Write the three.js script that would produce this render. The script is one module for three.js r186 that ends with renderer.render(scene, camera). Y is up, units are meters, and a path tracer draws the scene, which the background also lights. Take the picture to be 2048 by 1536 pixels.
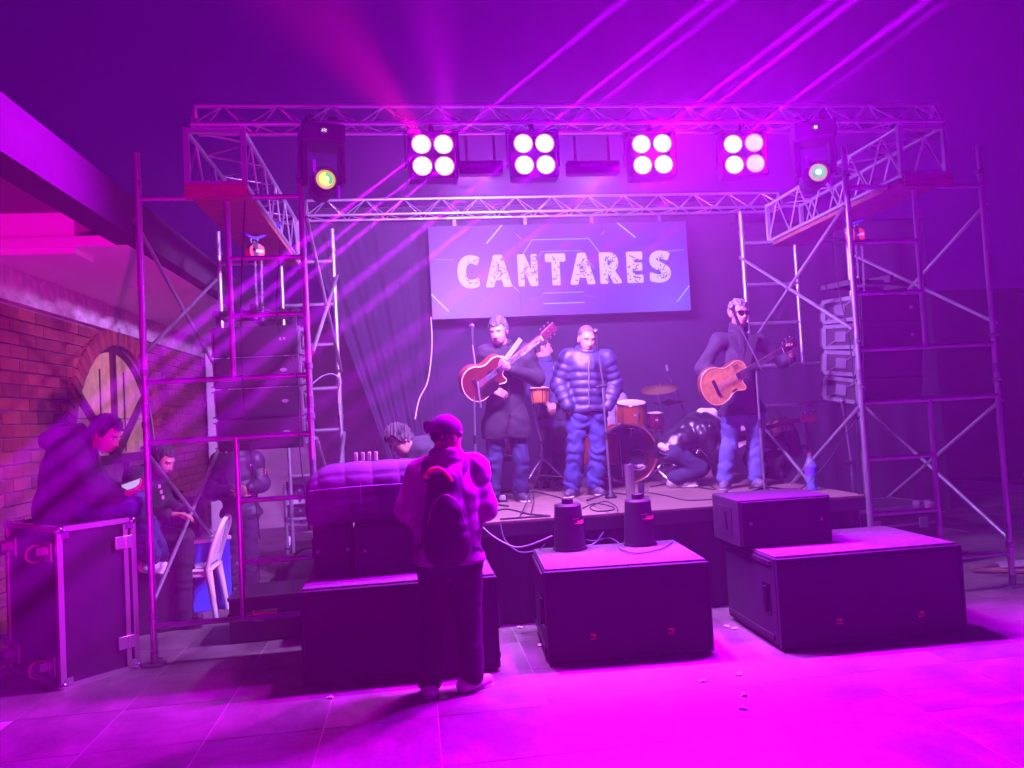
import * as THREE from 'three';
import { RoundedBoxGeometry } from 'three/addons/geometries/RoundedBoxGeometry.js';
import { mergeGeometries } from 'three/addons/utils/BufferGeometryUtils.js';
import { RectAreaLightUniformsLib } from 'three/addons/lights/RectAreaLightUniformsLib.js';

// ---------------------------------------------------------------- camera, sky, exposure
const scene = new THREE.Scene();
const FPX = 1538;                                   // focal length in pixels of the 2048 x 1536 photograph
const camera = new THREE.PerspectiveCamera(2 * Math.atan(768 / FPX) * 180 / Math.PI, 4 / 3, 0.05, 400);
camera.position.set(0, 1.6, 0);
camera.rotation.order = 'YXZ';
camera.rotation.set(2.2 * Math.PI / 180, -7.5 * Math.PI / 180, -3.1 * Math.PI / 180);
camera.updateMatrixWorld(true);

const renderer = new THREE.WebGLRenderer({ antialias: true });
renderer.setSize(1024, 768);
renderer.toneMapping = THREE.LinearToneMapping;
renderer.toneMappingExposure = 1;
renderer.shadowMap.enabled = true;
RectAreaLightUniformsLib.init();

{ // night sky: an even deep indigo, a little lighter towards the horizon all the way round
  const w = 64, h = 32, d = new Float32Array(w * h * 4);
  for (let j = 0; j < h; j++) for (let i = 0; i < w; i++) {
    const up = Math.max(0, (j + .5) / h * 2 - 1), k = 1 - .35 * up, o = (j * w + i) * 4;
    d[o] = .016 * k; d[o + 1] = .0004 * k; d[o + 2] = .085 * k; d[o + 3] = 1;
  }
  const t = new THREE.DataTexture(d, w, h, THREE.RGBAFormat, THREE.FloatType);
  t.mapping = THREE.EquirectangularReflectionMapping; t.magFilter = THREE.LinearFilter; t.needsUpdate = true;
  scene.background = t; scene.environment = t;
}
scene.fog = new THREE.FogExp2(0xffffff, 0.0058);     // stage haze

// ---------------------------------------------------------------- helpers
const V = (x, y, z) => new THREE.Vector3(x, y, z);
const lerp = (a, b, t) => a + (b - a) * t, clamp = (x, a, b) => Math.min(b, Math.max(a, x));
let seed = 7;
const rnd = (a = 0, b = 1) => { seed = (seed + 0x6D2B79F5) | 0; let t = Math.imul(seed ^ (seed >>> 15), 1 | seed); t = (t + Math.imul(t ^ (t >>> 7), 61 | t)) ^ t; return a + (b - a) * (((t ^ (t >>> 14)) >>> 0) / 4294967296); };
// where the sight line through a spot of the photograph meets a plane of the place
const sight = (px, py) => V((px - 1024) / FPX, -(py - 768) / FPX, -1).applyEuler(camera.rotation);
const onAxis = (ax, px, py, v) => { const d = sight(px, py), c = camera.position; return d.multiplyScalar((v - c.getComponent(ax)) / d.getComponent(ax)).add(c); };
const ox = (px, py, v) => onAxis(0, px, py, v), oy = (px, py, v) => onAxis(1, px, py, v), oz = (px, py, v) => onAxis(2, px, py, v);

const taken = {};
const numbered = n => { const k = taken[n] = (taken[n] ?? -1) + 1; return k ? n + '_' + String(k).padStart(3, '0') : n; };
function thing(name, label, category, base = V(0, 0, 0), group, turn = 0) {
  const o = new THREE.Group(); o.name = numbered(name); o.position.copy(base); o.rotation.y = turn; scene.add(o);
  o.userData = { label, category }; if (group) o.userData.group = group; return o;
}
const shade = m => { m.castShadow = true; m.receiveShadow = true; return m; };
// a part in its thing's own axes
function part(t, name, geo, mat) { const m = shade(new THREE.Mesh(Array.isArray(geo) ? G(geo) : geo, mat)); m.name = name; t.add(m); return m; }
// a part whose geometry is given in the world's axes
function wpart(t, name, geo, mat) {
  const g = Array.isArray(geo) ? G(geo) : geo; let top = t; const off = V(0, 0, 0);
  while (top && top !== scene) { off.add(top.position); top = top.parent; }
  g.translate(-off.x, -off.y, -off.z); return part(t, name, g, mat);
}
function struct(name, geo, mat) { const m = shade(new THREE.Mesh(Array.isArray(geo) ? G(geo) : geo, mat)); m.name = numbered(name); m.userData.kind = 'structure'; scene.add(m); return m; }
function copyThing(src, base, label, turn = src.rotation.y) {
  const c = src.clone(); c.name = numbered(src.name.replace(/_\d{3}$/, '')); c.position.copy(base); c.rotation.y = turn;
  c.userData = { ...src.userData, label }; scene.add(c); return c;
}
function G(list) {
  if (list.length === 1) return list[0];
  const anyNon = list.some(g => !g.index), anyCol = list.some(g => g.attributes.color);
  return mergeGeometries(list.map(g => {
    g = anyNon && g.index ? g.toNonIndexed() : g;
    if (!g.attributes.uv) g.setAttribute('uv', new THREE.BufferAttribute(new Float32Array(g.attributes.position.count * 2), 2));
    if (anyCol && !g.attributes.color) g.setAttribute('color', new THREE.BufferAttribute(new Float32Array(g.attributes.position.count * 3).fill(1), 3));
    for (const k of Object.keys(g.attributes)) if (!['position', 'normal', 'uv', 'color'].includes(k)) g.deleteAttribute(k);
    return g;
  }));
}
const YUP = V(0, 1, 0);
function bar(a, b, r, seg = 8, r2 = r) {                // a round bar from a to b
  const d = b.clone().sub(a), g = new THREE.CylinderGeometry(r2, r, d.length(), seg);
  g.applyQuaternion(new THREE.Quaternion().setFromUnitVectors(YUP, d.clone().normalize()));
  return g.translate((a.x + b.x) / 2, (a.y + b.y) / 2, (a.z + b.z) / 2);
}
const box = (w, h, d, x = 0, y = 0, z = 0, ry = 0) => { const g = new THREE.BoxGeometry(w, h, d); if (ry) g.rotateY(ry); return g.translate(x, y, z); };
const rbox = (w, h, d, r, x = 0, y = 0, z = 0, ry = 0) => { const g = new RoundedBoxGeometry(w, h, d, 2, r); if (ry) g.rotateY(ry); return g.translate(x, y, z); };
const cyl = (r, h, x = 0, y = 0, z = 0, seg = 20, r2 = r) => new THREE.CylinderGeometry(r2, r, h, seg).translate(x, y, z);
const ball = (r, x = 0, y = 0, z = 0, w = 14, h = 10) => new THREE.SphereGeometry(r, w, h).translate(x, y, z);
const lathe = (pts, seg = 28) => new THREE.LatheGeometry(pts.map(p => new THREE.Vector2(p[0], p[1])), seg);
const tube = (pts, r, seg = 5, n) => new THREE.TubeGeometry(new THREE.CatmullRomCurve3(pts), n ?? pts.length * 6, r, seg);
// board between two points, with a width across and a thickness
function board(a, b, w, t, side) {
  const d = b.clone().sub(a), L = d.length(), z = d.normalize(), x = side.clone().sub(z.clone().multiplyScalar(side.dot(z))).normalize(), y = z.clone().cross(x);
  return new THREE.BoxGeometry(w, t, L).applyMatrix4(new THREE.Matrix4().makeBasis(x, y, z).setPosition((a.x + b.x) / 2, (a.y + b.y) / 2, (a.z + b.z) / 2));
}
// box uv in metres, so textures keep their real size
function metreUV(g, s = 1) {
  g = g.index ? g.toNonIndexed() : g; const p = g.attributes.position, n = g.attributes.normal, uv = new Float32Array(p.count * 2);
  for (let i = 0; i < p.count; i++) {
    const ax = Math.abs(n.getX(i)), ay = Math.abs(n.getY(i)), az = Math.abs(n.getZ(i)), x = p.getX(i), y = p.getY(i), z = p.getZ(i);
    const [u, v] = ay >= ax && ay >= az ? [x, z] : ax >= az ? [z, y] : [x, y]; uv[2 * i] = u * s; uv[2 * i + 1] = v * s;
  }
  g.setAttribute('uv', new THREE.BufferAttribute(uv, 2)); return g;
}

// ---------------------------------------------------------------- computed textures
const hash = (x, y, s) => { let h = Math.imul(x, 374761393) ^ Math.imul(y, 668265263) ^ Math.imul(s + 11, 2147483647 ^ 40503); h = Math.imul(h ^ (h >>> 13), 1274126177); return ((h ^ (h >>> 16)) >>> 0) / 4294967296; };
function vnoise(x, y, per, s) {                        // value noise that repeats every per cells
  const xi = Math.floor(x), yi = Math.floor(y), fx = x - xi, fy = y - yi, m = v => ((v % per) + per) % per;
  const u = fx * fx * (3 - 2 * fx), v = fy * fy * (3 - 2 * fy), a = hash(m(xi), m(yi), s), b = hash(m(xi + 1), m(yi), s), c = hash(m(xi), m(yi + 1), s), d = hash(m(xi + 1), m(yi + 1), s);
  return lerp(lerp(a, b, u), lerp(c, d, u), v);
}
const fbm = (u, v, per, s, oct = 4) => { let a = 0, w = .5, t = 0; for (let o = 0; o < oct; o++) { a += w * vnoise(u * per, v * per, per, s + o); t += w; w *= .5; per *= 2; } return a / t; };
function tex(n, fn, color = true, m = n) {
  const d = new Uint8Array(n * m * 4);
  for (let j = 0; j < m; j++) for (let i = 0; i < n; i++) {
    const c = fn(i / n, j / m), o = (j * n + i) * 4, a = Array.isArray(c) ? c : [c, c, c];
    for (let k = 0; k < 3; k++) d[o + k] = clamp(a[k], 0, 1) * 255; d[o + 3] = 255;
  }
  const t = new THREE.DataTexture(d, n, m); t.wrapS = t.wrapT = THREE.RepeatWrapping; t.magFilter = THREE.LinearFilter; t.minFilter = THREE.LinearMipmapLinearFilter; t.generateMipmaps = true;
  if (color) t.colorSpace = THREE.SRGBColorSpace; t.needsUpdate = true; return t;
}
function canvasTex(w, h, draw) {
  const c = document.createElement('canvas'); c.width = w; c.height = h; const g = c.getContext('2d'); draw(g, w, h);
  const t = new THREE.CanvasTexture(c); t.colorSpace = THREE.SRGBColorSpace; return t;
}
const M = (color, roughness = .7, o = {}) => new THREE.MeshStandardMaterial({ color, roughness, ...o });
const tGrain = tex(256, (u, v) => .72 + .28 * fbm(u, v, 16, 3, 4));            // fine unevenness, multiplies a colour
const tBump = tex(256, (u, v) => fbm(u, v, 32, 5, 4), false);
const tScuff = tex(512, (u, v) => { const b = fbm(u, v, 6, 21, 5), s = fbm(u * 1, v, 40, 9, 2); return .55 + .3 * b + (s > .71 ? .25 : 0) + (Math.abs(fbm(u, v * .3, 24, 31, 3) - .5) < .012 ? .35 : 0); });
const tStone = tex(512, (u, v) => { const a = fbm(u, v, 4, 41, 5), b = fbm(u * 1, v * 3 % 1, 8, 47, 4), c = fbm(u, v, 60, 55, 2); const k = .52 + .34 * a + .16 * b + .1 * (c - .5); return [k * 1.02, k, k * .97]; });
const tStoneBump = tex(256, (u, v) => .7 * fbm(u, v, 12, 61, 4) + .3 * fbm(u, v, 64, 62, 2), false);
const tWood = tex(512, (u, v) => { const g = fbm(u * 1, v, 3, 71, 3), r = .5 + .5 * Math.sin((v * 26 + g * 5) * 6.283), f = fbm((u * .08) % 1, v, 90, 73, 3); const k = .62 + .12 * r + .26 * f; return [k, k * .86, k * .7]; });
const tCloth = tex(256, (u, v) => .5 + .25 * Math.sin(u * 6.283 * 64) * Math.sin(v * 6.283 * 64) + .35 * (fbm(u, v, 8, 81, 4) - .5), false);
const rep = (t, x, y = x) => { const c = t.clone(); c.repeat.set(x, y); c.needsUpdate = true; return c; };

const mat = {
  galv: M(0xb4b6ba, .38, { metalness: .75, map: tGrain, bumpMap: tBump, bumpScale: .0006 }),
  tubeDark: M(0x8d8f94, .45, { metalness: .7, map: tGrain }),
  alu: M(0xc9cbd0, .32, { metalness: .85 }),
  chrome: M(0xdfe2e6, .14, { metalness: 1 }),
  black: M(0x0d0d0f, .62), blackGloss: M(0x0b0b0d, .25), blackSoft: M(0x121214, .92, { bumpMap: tCloth, bumpScale: .002 }),
  rubber: M(0x141416, .85), cabinet: M(0x17171a, .72, { map: tScuff, bumpMap: tBump, bumpScale: .0012 }),
  grille: M(0x0c0c0e, .68, { bumpMap: tCloth, bumpScale: .002 }),
  white: M(0xe6e4e2, .55), plasticWhite: M(0xdedbd8, .42), orange: M(0xd8481c, .5), blue: M(0x1f4fd8, .45), red: M(0xb01c22, .5),
  denimA: M(0x33457f, .85, { bumpMap: tCloth, bumpScale: .002 }), skin: M(0xffffff, .62, { vertexColors: true }),
};
// ---------------------------------------------------------------- the truss lamps that light the place
const TRUSS_Z = -5.5, TRUSS_Y = 3.66;
const lensGlow = M(0x201a20, .3, { emissive: new THREE.Color(1, .93, 1), emissiveIntensity: 2.2 });
const lensGlowSoft = M(0x201a20, .3, { emissive: new THREE.Color(1, .72, 1), emissiveIntensity: 1.0 });
const haloGlow = M(0x301030, .3, { emissive: new THREE.Color(1, .02, 1), emissiveIntensity: 1.3, side: THREE.DoubleSide });  // magenta glow put into the reflector bowls to stand in for the lamp halo
const lampLabel = ['four cell blinder lamp nearest the left yellow spot', 'four cell blinder lamp second from the left, over the screen', 'four cell blinder lamp third from the left, above the last letters on the screen', 'rightmost four cell blinder lamp, turned aside with dimmer right cells'];
const LAMPS = [[865, 315, [.62, 0, .8]], [1067, 313, [.34, 0, 1]], [1302, 313, [.66, 0, 1]], [1485, 312, [.45, 0, 1]]];
LAMPS.forEach(([px, py, col], i) => {
  const c = oz(px, py, TRUSS_Z + .06), turn = i === 3 ? -.16 : i === 2 ? -.08 : i === 0 ? .04 : 0;
  const t = thing('blinder_lamp', lampLabel[i], 'stage light', c, 'blinder lamps on the front truss', turn);
  part(t, 'housing', [box(.33, .33, .012, 0, 0, -.055), box(.33, .012, .14, 0, .165, -.005), box(.33, .012, .14, 0, -.165, -.005), box(.012, .33, .14, .165, 0, -.005), box(.012, .33, .14, -.165, 0, -.005), box(.1, .22, .12, 0, 0, -.12)], mat.black);
  part(t, 'yoke', [box(.012, .26, .04, .19, .06, -.03), box(.012, .26, .04, -.19, .06, -.03), box(.392, .012, .04, 0, .19, -.03), cyl(.02, .1, 0, .225, -.03, 8)], mat.black);
  for (const [cx, cy] of [[-.078, .078], [.078, .078], [-.078, -.078], [.078, -.078]]) {
    const cell = part(t, 'cell', new THREE.TorusGeometry(.0745, .004, 8, 28).translate(cx, cy, .052), mat.black);
    part(cell, 'reflector_halo_light', lathe([[.02, -.03], [.05, -.012], [.074, 0]], 28).rotateX(Math.PI / 2).translate(cx, cy, .05), haloGlow);
    const soft = i === 3 && cx > 0;
    const lens = part(cell, 'lens_light', cyl(.064, .008, 0, 0, 0, 28).rotateX(Math.PI / 2).translate(cx, cy, .05), soft ? lensGlowSoft : lensGlow);
  }
  const s = new THREE.SpotLight(new THREE.Color(...col), [115, 140, 350, 345][i], 0, 1.555, .22, 2);
  const f = V(Math.sin(turn), -.22, Math.cos(turn)).normalize();
  s.position.copy(c).addScaledVector(f, .1); s.target.position.copy(s.position).add(f); s.castShadow = true; s.shadow.radius = 6; s.shadow.mapSize.set(1024, 1024);
  scene.add(s, s.target);
});
// narrow beams added in the haze to stand in for lens smear streaks: upwards to the sky on the right, and past the camera on the left
const STREAK_BEAMS = [[0, 845, 300, -160, 1075, -4.3, 1], [0, 885, 335, -160, 1190, -4.1, .8], [1, 1045, 300, -160, 1255, -3.8, .8], [1, 1085, 335, -160, 1330, -3.6, .6], [2, 1282, 300, -160, 1440, -3.3, .45], [2, 1325, 335, -160, 1520, -3.1, .32], [3, 1465, 300, -160, 1590, -2.9, .3], [3, 1505, 335, -160, 1660, -2.8, .22], [0, 845, 340, -160, 1130, -4.2, .7],
  [0, 890, 290, 1420, -140, -5.0, .8], [1, 1045, 290, 1600, -140, -5.0, .9], [1, 1090, 290, 1700, -180, -5.0, .6], [2, 1285, 290, 1850, -140, -5.0, .9], [2, 1325, 290, 1960, -190, -5.0, 1], [3, 1465, 290, 2040, -140, -5.0, .9], [3, 1510, 290, 2120, -170, -5.0, 1]];
for (const [i, x0, y0, x1, y1, z1, k] of STREAK_BEAMS) {
  const a = oz(x0, y0, TRUSS_Z + .135), s = new THREE.SpotLight(new THREE.Color(.55, 0, 1), 72000 * k, 0, .022, .9, 2);
  s.position.copy(a); s.target.position.copy(oz(x1, y1, z1)); s.castShadow = true; s.shadow.radius = .3; scene.add(s, s.target);
}
// two wide soft upward spots added to imitate tinted smoke glow, one of them red
for (const [x0, y0, x1, y1, c, I, a] of [[850, 285, 470, -170, [1, 0, .35], 620, .34], [900, 285, 830, -200, [.85, 0, 1], 420, .3]]) {
  const s = new THREE.SpotLight(new THREE.Color(...c), I, 0, a, 1, 2); s.position.copy(oz(x0, y0, TRUSS_Z + .14)); s.target.position.copy(oz(x1, y1, -5.2)); s.castShadow = true; scene.add(s, s.target);
}
// two colour bars hang with their backs to us and wash the stage
[[962, 337, 'narrow black light bar hung between the first and second blinder lamps'], [1185, 337, 'wider black light bar hung between the second and third blinder lamps']].forEach(([px, py, label], i) => {
  const c = oz(px, py, TRUSS_Z - .06), w = i ? .4 : .32, t = thing('light_bar', label, 'stage light', c, 'light bars on the front truss');
  part(t, 'housing', rbox(w, .1, .09, .01), mat.black);
  part(t, 'bracket', [box(.02, .2, .02, -w * .32, .14, 0), box(.02, .2, .02, w * .32, .14, 0)], mat.black);
  part(t, 'nameplate', box(w * .8, .028, .002, 0, .012, .0465), M(0x9a3a9a, .5, { map: canvasTex(256, 24, (g, W, H) => { g.fillStyle = '#5a1a62'; g.fillRect(0, 0, W, H); g.fillStyle = '#c98ad0'; for (let k = 0; k < 15; k++) g.fillRect(44 + k * 11, 5, k % 4 === 3 ? 4 : 8, 14); }) }));
  part(t, 'lens_light', box(w * .94, .07, .004, 0, 0, -.047), M(0x111111, .4, { emissive: new THREE.Color(.8, .7, 1), emissiveIntensity: 1.5 }));
  const s = new THREE.SpotLight(new THREE.Color(.55, .24, 1), 116, 0, 1.5, .35, 2);
  s.position.set(c.x, c.y - .02, c.z - .07); s.target.position.set(c.x + .35, 1.4, -8.6); s.castShadow = true; s.shadow.radius = 3; s.shadow.mapSize.set(1024, 1024);
  scene.add(s, s.target);
});
// two moving heads with yellow-green beams at rest
[[652, 358, 'left moving head lamp with glowing yellow green lens', .25], [1637, 344, 'right moving head lamp with glowing green lens', -.3]].forEach(([px, py, label, turn], i) => {
  const c = oz(px, py, TRUSS_Z + .12), t = thing('moving_head', label, 'stage light', c, 'moving heads on the front truss', turn);
  part(t, 'base', [rbox(.3, .14, .26, .02, 0, .33, -.12), box(.06, .1, .06, -.08, .43, -.12), box(.06, .1, .06, .08, .43, -.12)], mat.black);
  for (const k of [-1, 1]) part(t, 'arm', rbox(.045, .3, .12, .015, .13 * k, .14, -.12), mat.black);
  const head = part(t, 'head', [cyl(.095, .1, 0, 0, 0, 28, .082).rotateX(Math.PI / 2).translate(0, 0, -.06), cyl(.1, .2, 0, 0, 0, 28, .085).rotateX(-Math.PI / 2).translate(0, 0, -.2), new THREE.TorusGeometry(.082, .012, 8, 28).translate(0, 0, -.008)], mat.black);
  part(head, 'lens_light', lathe([[0, .012], [.03, .01], [.055, .005], [.074, -.006]], 32).rotateX(Math.PI / 2).translate(0, 0, -.008), M(0x303010, .2, { emissive: 0xffffff, emissiveIntensity: 1.1, emissiveMap: canvasTex(128, 128, (g, W) => {
    g.fillStyle = i ? '#b99a4c' : '#cdb02e'; g.fillRect(0, 0, W, W);
    // the lathe's v runs from the middle to the rim
    g.fillStyle = i ? '#2fbf5a' : '#e9ff5a'; g.fillRect(0, W * .42, W, W); g.fillStyle = i ? '#25d070' : '#2fd06a'; g.fillRect(W * .1, W * .45, W * .4, W); g.fillStyle = '#f4ff9a'; g.fillRect(0, W * .74, W, W);
  }) }));
  part(head, 'clip', [box(.02, .09, .008, -.075, .085, .004).rotateZ(0), box(.018, .08, .008, .085, -.085, .004)], M(0x9a86b4, .5, { metalness: .4 }));
  part(t, 'display_light', box(.045, .028, .003, 0, .34, .0115), M(0x111111, .4, { emissive: 0xffffff, emissiveIntensity: 1.2, emissiveMap: canvasTex(64, 40, (g, W, H) => { g.fillStyle = '#1a0a22'; g.fillRect(0, 0, W, H); g.fillStyle = '#fff'; if (i) g.fillRect(14, 4, 34, 32); else { for (const [x, y] of [[12, 8], [30, 4], [46, 8], [8, 24], [26, 22], [42, 24]]) g.fillRect(x, y, 12, 10); } }) }));
  const s = new THREE.SpotLight(i ? 0x60d070 : 0xd8e060, .9, 0, .5, .8, 2); const f = V(Math.sin(turn), -.12, Math.cos(turn)).normalize();
  s.position.copy(c).addScaledVector(f, .03); s.target.position.copy(s.position).add(f); s.castShadow = true; scene.add(s, s.target);
});
// a red flood lamp on the ground on the audience side; it picks out what faces us on the left and the end wall of the eaves
{
  const p = V(1.0, .3, 1.5), t = thing('flood_lamp', 'red flood lamp on the ground behind the viewer', 'stage light', V(p.x, 0, p.z)), d = V(-2.7, 2.6, -5.9).sub(p).normalize();
  part(t, 'bracket', [box(.4, .02, .1, 0, .012, 0), box(.012, .3, .05, -.19, .16, 0), box(.012, .3, .05, .19, .16, 0)], mat.black);
  const head = part(t, 'head', rbox(.34, .26, .12, .02, 0, 0, -.07), mat.black); head.position.set(0, p.y, 0); head.lookAt(p.clone().add(d));
  part(head, 'lens_light', rbox(.28, .2, .01, .004, 0, 0, -.005), M(0x301010, .3, { emissive: new THREE.Color(1, .05, .5), emissiveIntensity: 1.5 }));
  const s = new THREE.SpotLight(new THREE.Color(1, 0, .58), 250, 0, .34, .7, 2); s.position.copy(p).addScaledVector(d, .03); s.target.position.copy(p).add(d); s.castShadow = true; s.shadow.radius = 5; s.shadow.mapSize.set(1024, 1024); scene.add(s, s.target);
}
// ---------------------------------------------------------------- bodies: distance fields of tapered bones, meshed
const sub3 = (a, b) => [a[0] - b[0], a[1] - b[1], a[2] - b[2]];
const A3 = v => [v.x, v.y, v.z];
function cap(a, b, ra, rb = ra, o = {}) { return { t: 0, a: A3(a), d: sub3(A3(b), A3(a)), L2: Math.max(1e-9, a.distanceToSquared(b)), L: a.distanceTo(b), ra, rb, n: o.n ? A3(o.n) : null, f: o.f ?? 1, q: o.q, k: o.k, m: Math.max(ra, rb) / Math.min(1, o.f ?? 1) * 1.15 + (o.q ? .02 : 0), lo: A3(a.clone().min(b)), hi: A3(a.clone().max(b)) }; }
function ell(c, r, q = null, o = {}) { const m = Math.max(...r); return { t: 1, a: A3(c), r, q: null, iq: q ? q.clone().invert() : null, mr: Math.min(...r), m: m * 1.05, sub: o.sub, k: o.k, cut: o.cut, lo: A3(c), hi: A3(c) }; }
const tv = new THREE.Vector3();
function pd(s, x, y, z) {
  if (s.t === 0) {
    let px = x - s.a[0], py = y - s.a[1], pz = z - s.a[2]; const d = s.d;
    let h = (px * d[0] + py * d[1] + pz * d[2]) / s.L2; h = h < 0 ? 0 : h > 1 ? 1 : h;
    px -= d[0] * h; py -= d[1] * h; pz -= d[2] * h;
    if (s.n) { const dn = (px * s.n[0] + py * s.n[1] + pz * s.n[2]) * (1 - 1 / s.f); px -= s.n[0] * dn; py -= s.n[1] * dn; pz -= s.n[2] * dn; }
    let r = s.ra + (s.rb - s.ra) * h; if (s.q) r += s.q[0] * (Math.pow(Math.abs(Math.sin(Math.PI * (h * s.L / s.q[1] + (s.q[2] ?? 0)))), .55) - .7);
    return (Math.sqrt(px * px + py * py + pz * pz) - r) * Math.min(1, s.f);
  }
  tv.set(x - s.a[0], y - s.a[1], z - s.a[2]); if (s.iq) tv.applyQuaternion(s.iq);
  const kx = tv.x / s.r[0], ky = tv.y / s.r[1], kz = tv.z / s.r[2], k0 = Math.sqrt(kx * kx + ky * ky + kz * kz), gx = kx / s.r[0], gy = ky / s.r[1], gz = kz / s.r[2], k1 = Math.sqrt(gx * gx + gy * gy + gz * gz);
  let d = k1 < 1e-6 ? -s.mr : k0 * (k0 - 1) / k1;
  if (s.cut) for (const c of s.cut) d = Math.max(d, tv.x * c[0] + tv.y * c[1] + tv.z * c[2] - c[3]);
  return d;
}
function field(pr, x, y, z, k0) {
  let d = 1;
  for (let i = 0; i < pr.length; i++) {
    const s = pr[i], e = pd(s, x, y, z), k = s.k ?? k0;
    if (s.sub) { const h = Math.max(0, k - Math.abs(d + e)) / k; d = Math.max(d, -e) + h * h * k * .25; }
    else { const h = Math.max(0, k - Math.abs(d - e)) / k; d = Math.min(d, e) - h * h * k * .25; }
  }
  return d;
}
function blob(prims, cell, o = {}) {
  const k0 = o.k ?? .02, lo = [1e9, 1e9, 1e9], hi = [-1e9, -1e9, -1e9];
  for (const s of prims) if (!s.sub) for (let i = 0; i < 3; i++) { lo[i] = Math.min(lo[i], s.lo[i] - s.m - .02); hi[i] = Math.max(hi[i], s.hi[i] + s.m + .02); }
  const B = 6, n = [0, 1, 2].map(i => Math.ceil((hi[i] - lo[i]) / cell / B) * B + 1), [nx, ny, nz] = n, F = new Float32Array(nx * ny * nz).fill(1), at = (i, j, k) => (k * ny + j) * nx + i;
  const R = B * cell * .87 + cell;
  for (let bz = 0; bz < nz - 1; bz += B) for (let by = 0; by < ny - 1; by += B) for (let bx = 0; bx < nx - 1; bx += B) {
    const cx = lo[0] + (bx + B / 2) * cell, cy = lo[1] + (by + B / 2) * cell, cz = lo[2] + (bz + B / 2) * cell, near = [];
    let dm = 1; for (const s of prims) { const e = pd(s, cx, cy, cz); if (e < (R + k0 * 2.5) * 1.3) near.push(s); if (!s.sub) dm = Math.min(dm, e); }
    if (!near.length || dm < -R * 1.4) { if (dm < 0) for (let k = bz; k <= bz + B && k < nz; k++) for (let j = by; j <= by + B && j < ny; j++) for (let i = bx; i <= bx + B && i < nx; i++) if (F[at(i, j, k)] === 1) F[at(i, j, k)] = -1; continue; }
    for (let k = bz; k <= bz + B && k < nz; k++) for (let j = by; j <= by + B && j < ny; j++) for (let i = bx; i <= bx + B && i < nx; i++) {
      const x = lo[0] + i * cell, y = lo[1] + j * cell, z = lo[2] + k * cell; let d = field(near, x, y, z, k0);
      if (o.disp && d < .05) d += o.disp(x, y, z); if (o.clip) d = Math.max(d, o.clip(x, y, z)); F[at(i, j, k)] = d;
    }
  }
  const id = new Int32Array(nx * ny * nz).fill(-1), P = [], I = [];
  for (let k = 0; k < nz - 1; k++) for (let j = 0; j < ny - 1; j++) for (let i = 0; i < nx - 1; i++) {
    let m = 0, sx = 0, sy = 0, sz = 0, c = 0; const v = [];
    for (let q = 0; q < 8; q++) { const f = F[at(i + (q & 1), j + (q >> 1 & 1), k + (q >> 2))]; v.push(f); if (f < 0) m |= 1 << q; }
    if (m === 0 || m === 255) continue;
    for (let q = 0; q < 8; q++) for (const ax of [1, 2, 4]) { if (q & ax) continue; const r = q | ax; if ((v[q] < 0) === (v[r] < 0)) continue; const t = v[q] / (v[q] - v[r]); sx += (q & 1) + (ax === 1 ? t : 0); sy += (q >> 1 & 1) + (ax === 2 ? t : 0); sz += (q >> 2) + (ax === 4 ? t : 0); c++; }
    id[at(i, j, k)] = P.length / 3; P.push(lo[0] + (i + sx / c) * cell, lo[1] + (j + sy / c) * cell, lo[2] + (k + sz / c) * cell);
  }
  const quad = (a, b, c, d, flip) => { if (a < 0 || b < 0 || c < 0 || d < 0) return; flip ? I.push(a, c, b, a, d, c) : I.push(a, b, c, a, c, d); };
  for (let k = 1; k < nz - 1; k++) for (let j = 1; j < ny - 1; j++) for (let i = 1; i < nx - 1; i++) {
    const a = F[at(i, j, k)] < 0;
    if (a !== F[at(i + 1, j, k)] < 0) quad(id[at(i, j - 1, k - 1)], id[at(i, j, k - 1)], id[at(i, j, k)], id[at(i, j - 1, k)], !a);
    if (a !== F[at(i, j + 1, k)] < 0) quad(id[at(i - 1, j, k - 1)], id[at(i - 1, j, k)], id[at(i, j, k)], id[at(i, j, k - 1)], !a);
    if (a !== F[at(i, j, k + 1)] < 0) quad(id[at(i - 1, j - 1, k)], id[at(i, j - 1, k)], id[at(i, j, k)], id[at(i - 1, j, k)], !a);
  }
  const g = new THREE.BufferGeometry(); g.setAttribute('position', new THREE.Float32BufferAttribute(P, 3)); g.setIndex(I);
  const col = new Float32Array(P.length), fc = o.color ?? (() => o.flat ?? [1, 1, 1]);
  for (let i = 0; i < P.length; i += 3) { const c = fc(P[i], P[i + 1], P[i + 2]); col[i] = c[0]; col[i + 1] = c[1]; col[i + 2] = c[2]; }
  g.setAttribute('color', new THREE.BufferAttribute(col, 3));
  const uv = new Float32Array(P.length / 3 * 2); for (let i = 0; i < P.length / 3; i++) { uv[2 * i] = (P[3 * i] + P[3 * i + 2]) * 3; uv[2 * i + 1] = P[3 * i + 1] * 3; }
  g.setAttribute('uv', new THREE.BufferAttribute(uv, 2)); g.computeVertexNormals(); return g;
}
// cloth folds: ridges that run across the limb, broken up by noise
function folds(amp, freq, s) { return (x, y, z) => { const a = fbm(x * .9 + z * .7 + 3, y * .9 + z * .25 + 3, 8, s, 2) * 6.3, w = Math.sin(y * freq + x * freq * .45 + a * 2.2); return amp * (w > 0 ? w : w * .5) * .6 + amp * .7 * (fbm(x + 5, y + z + 5, 16, s + 4, 2) - .5); }; }

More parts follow.
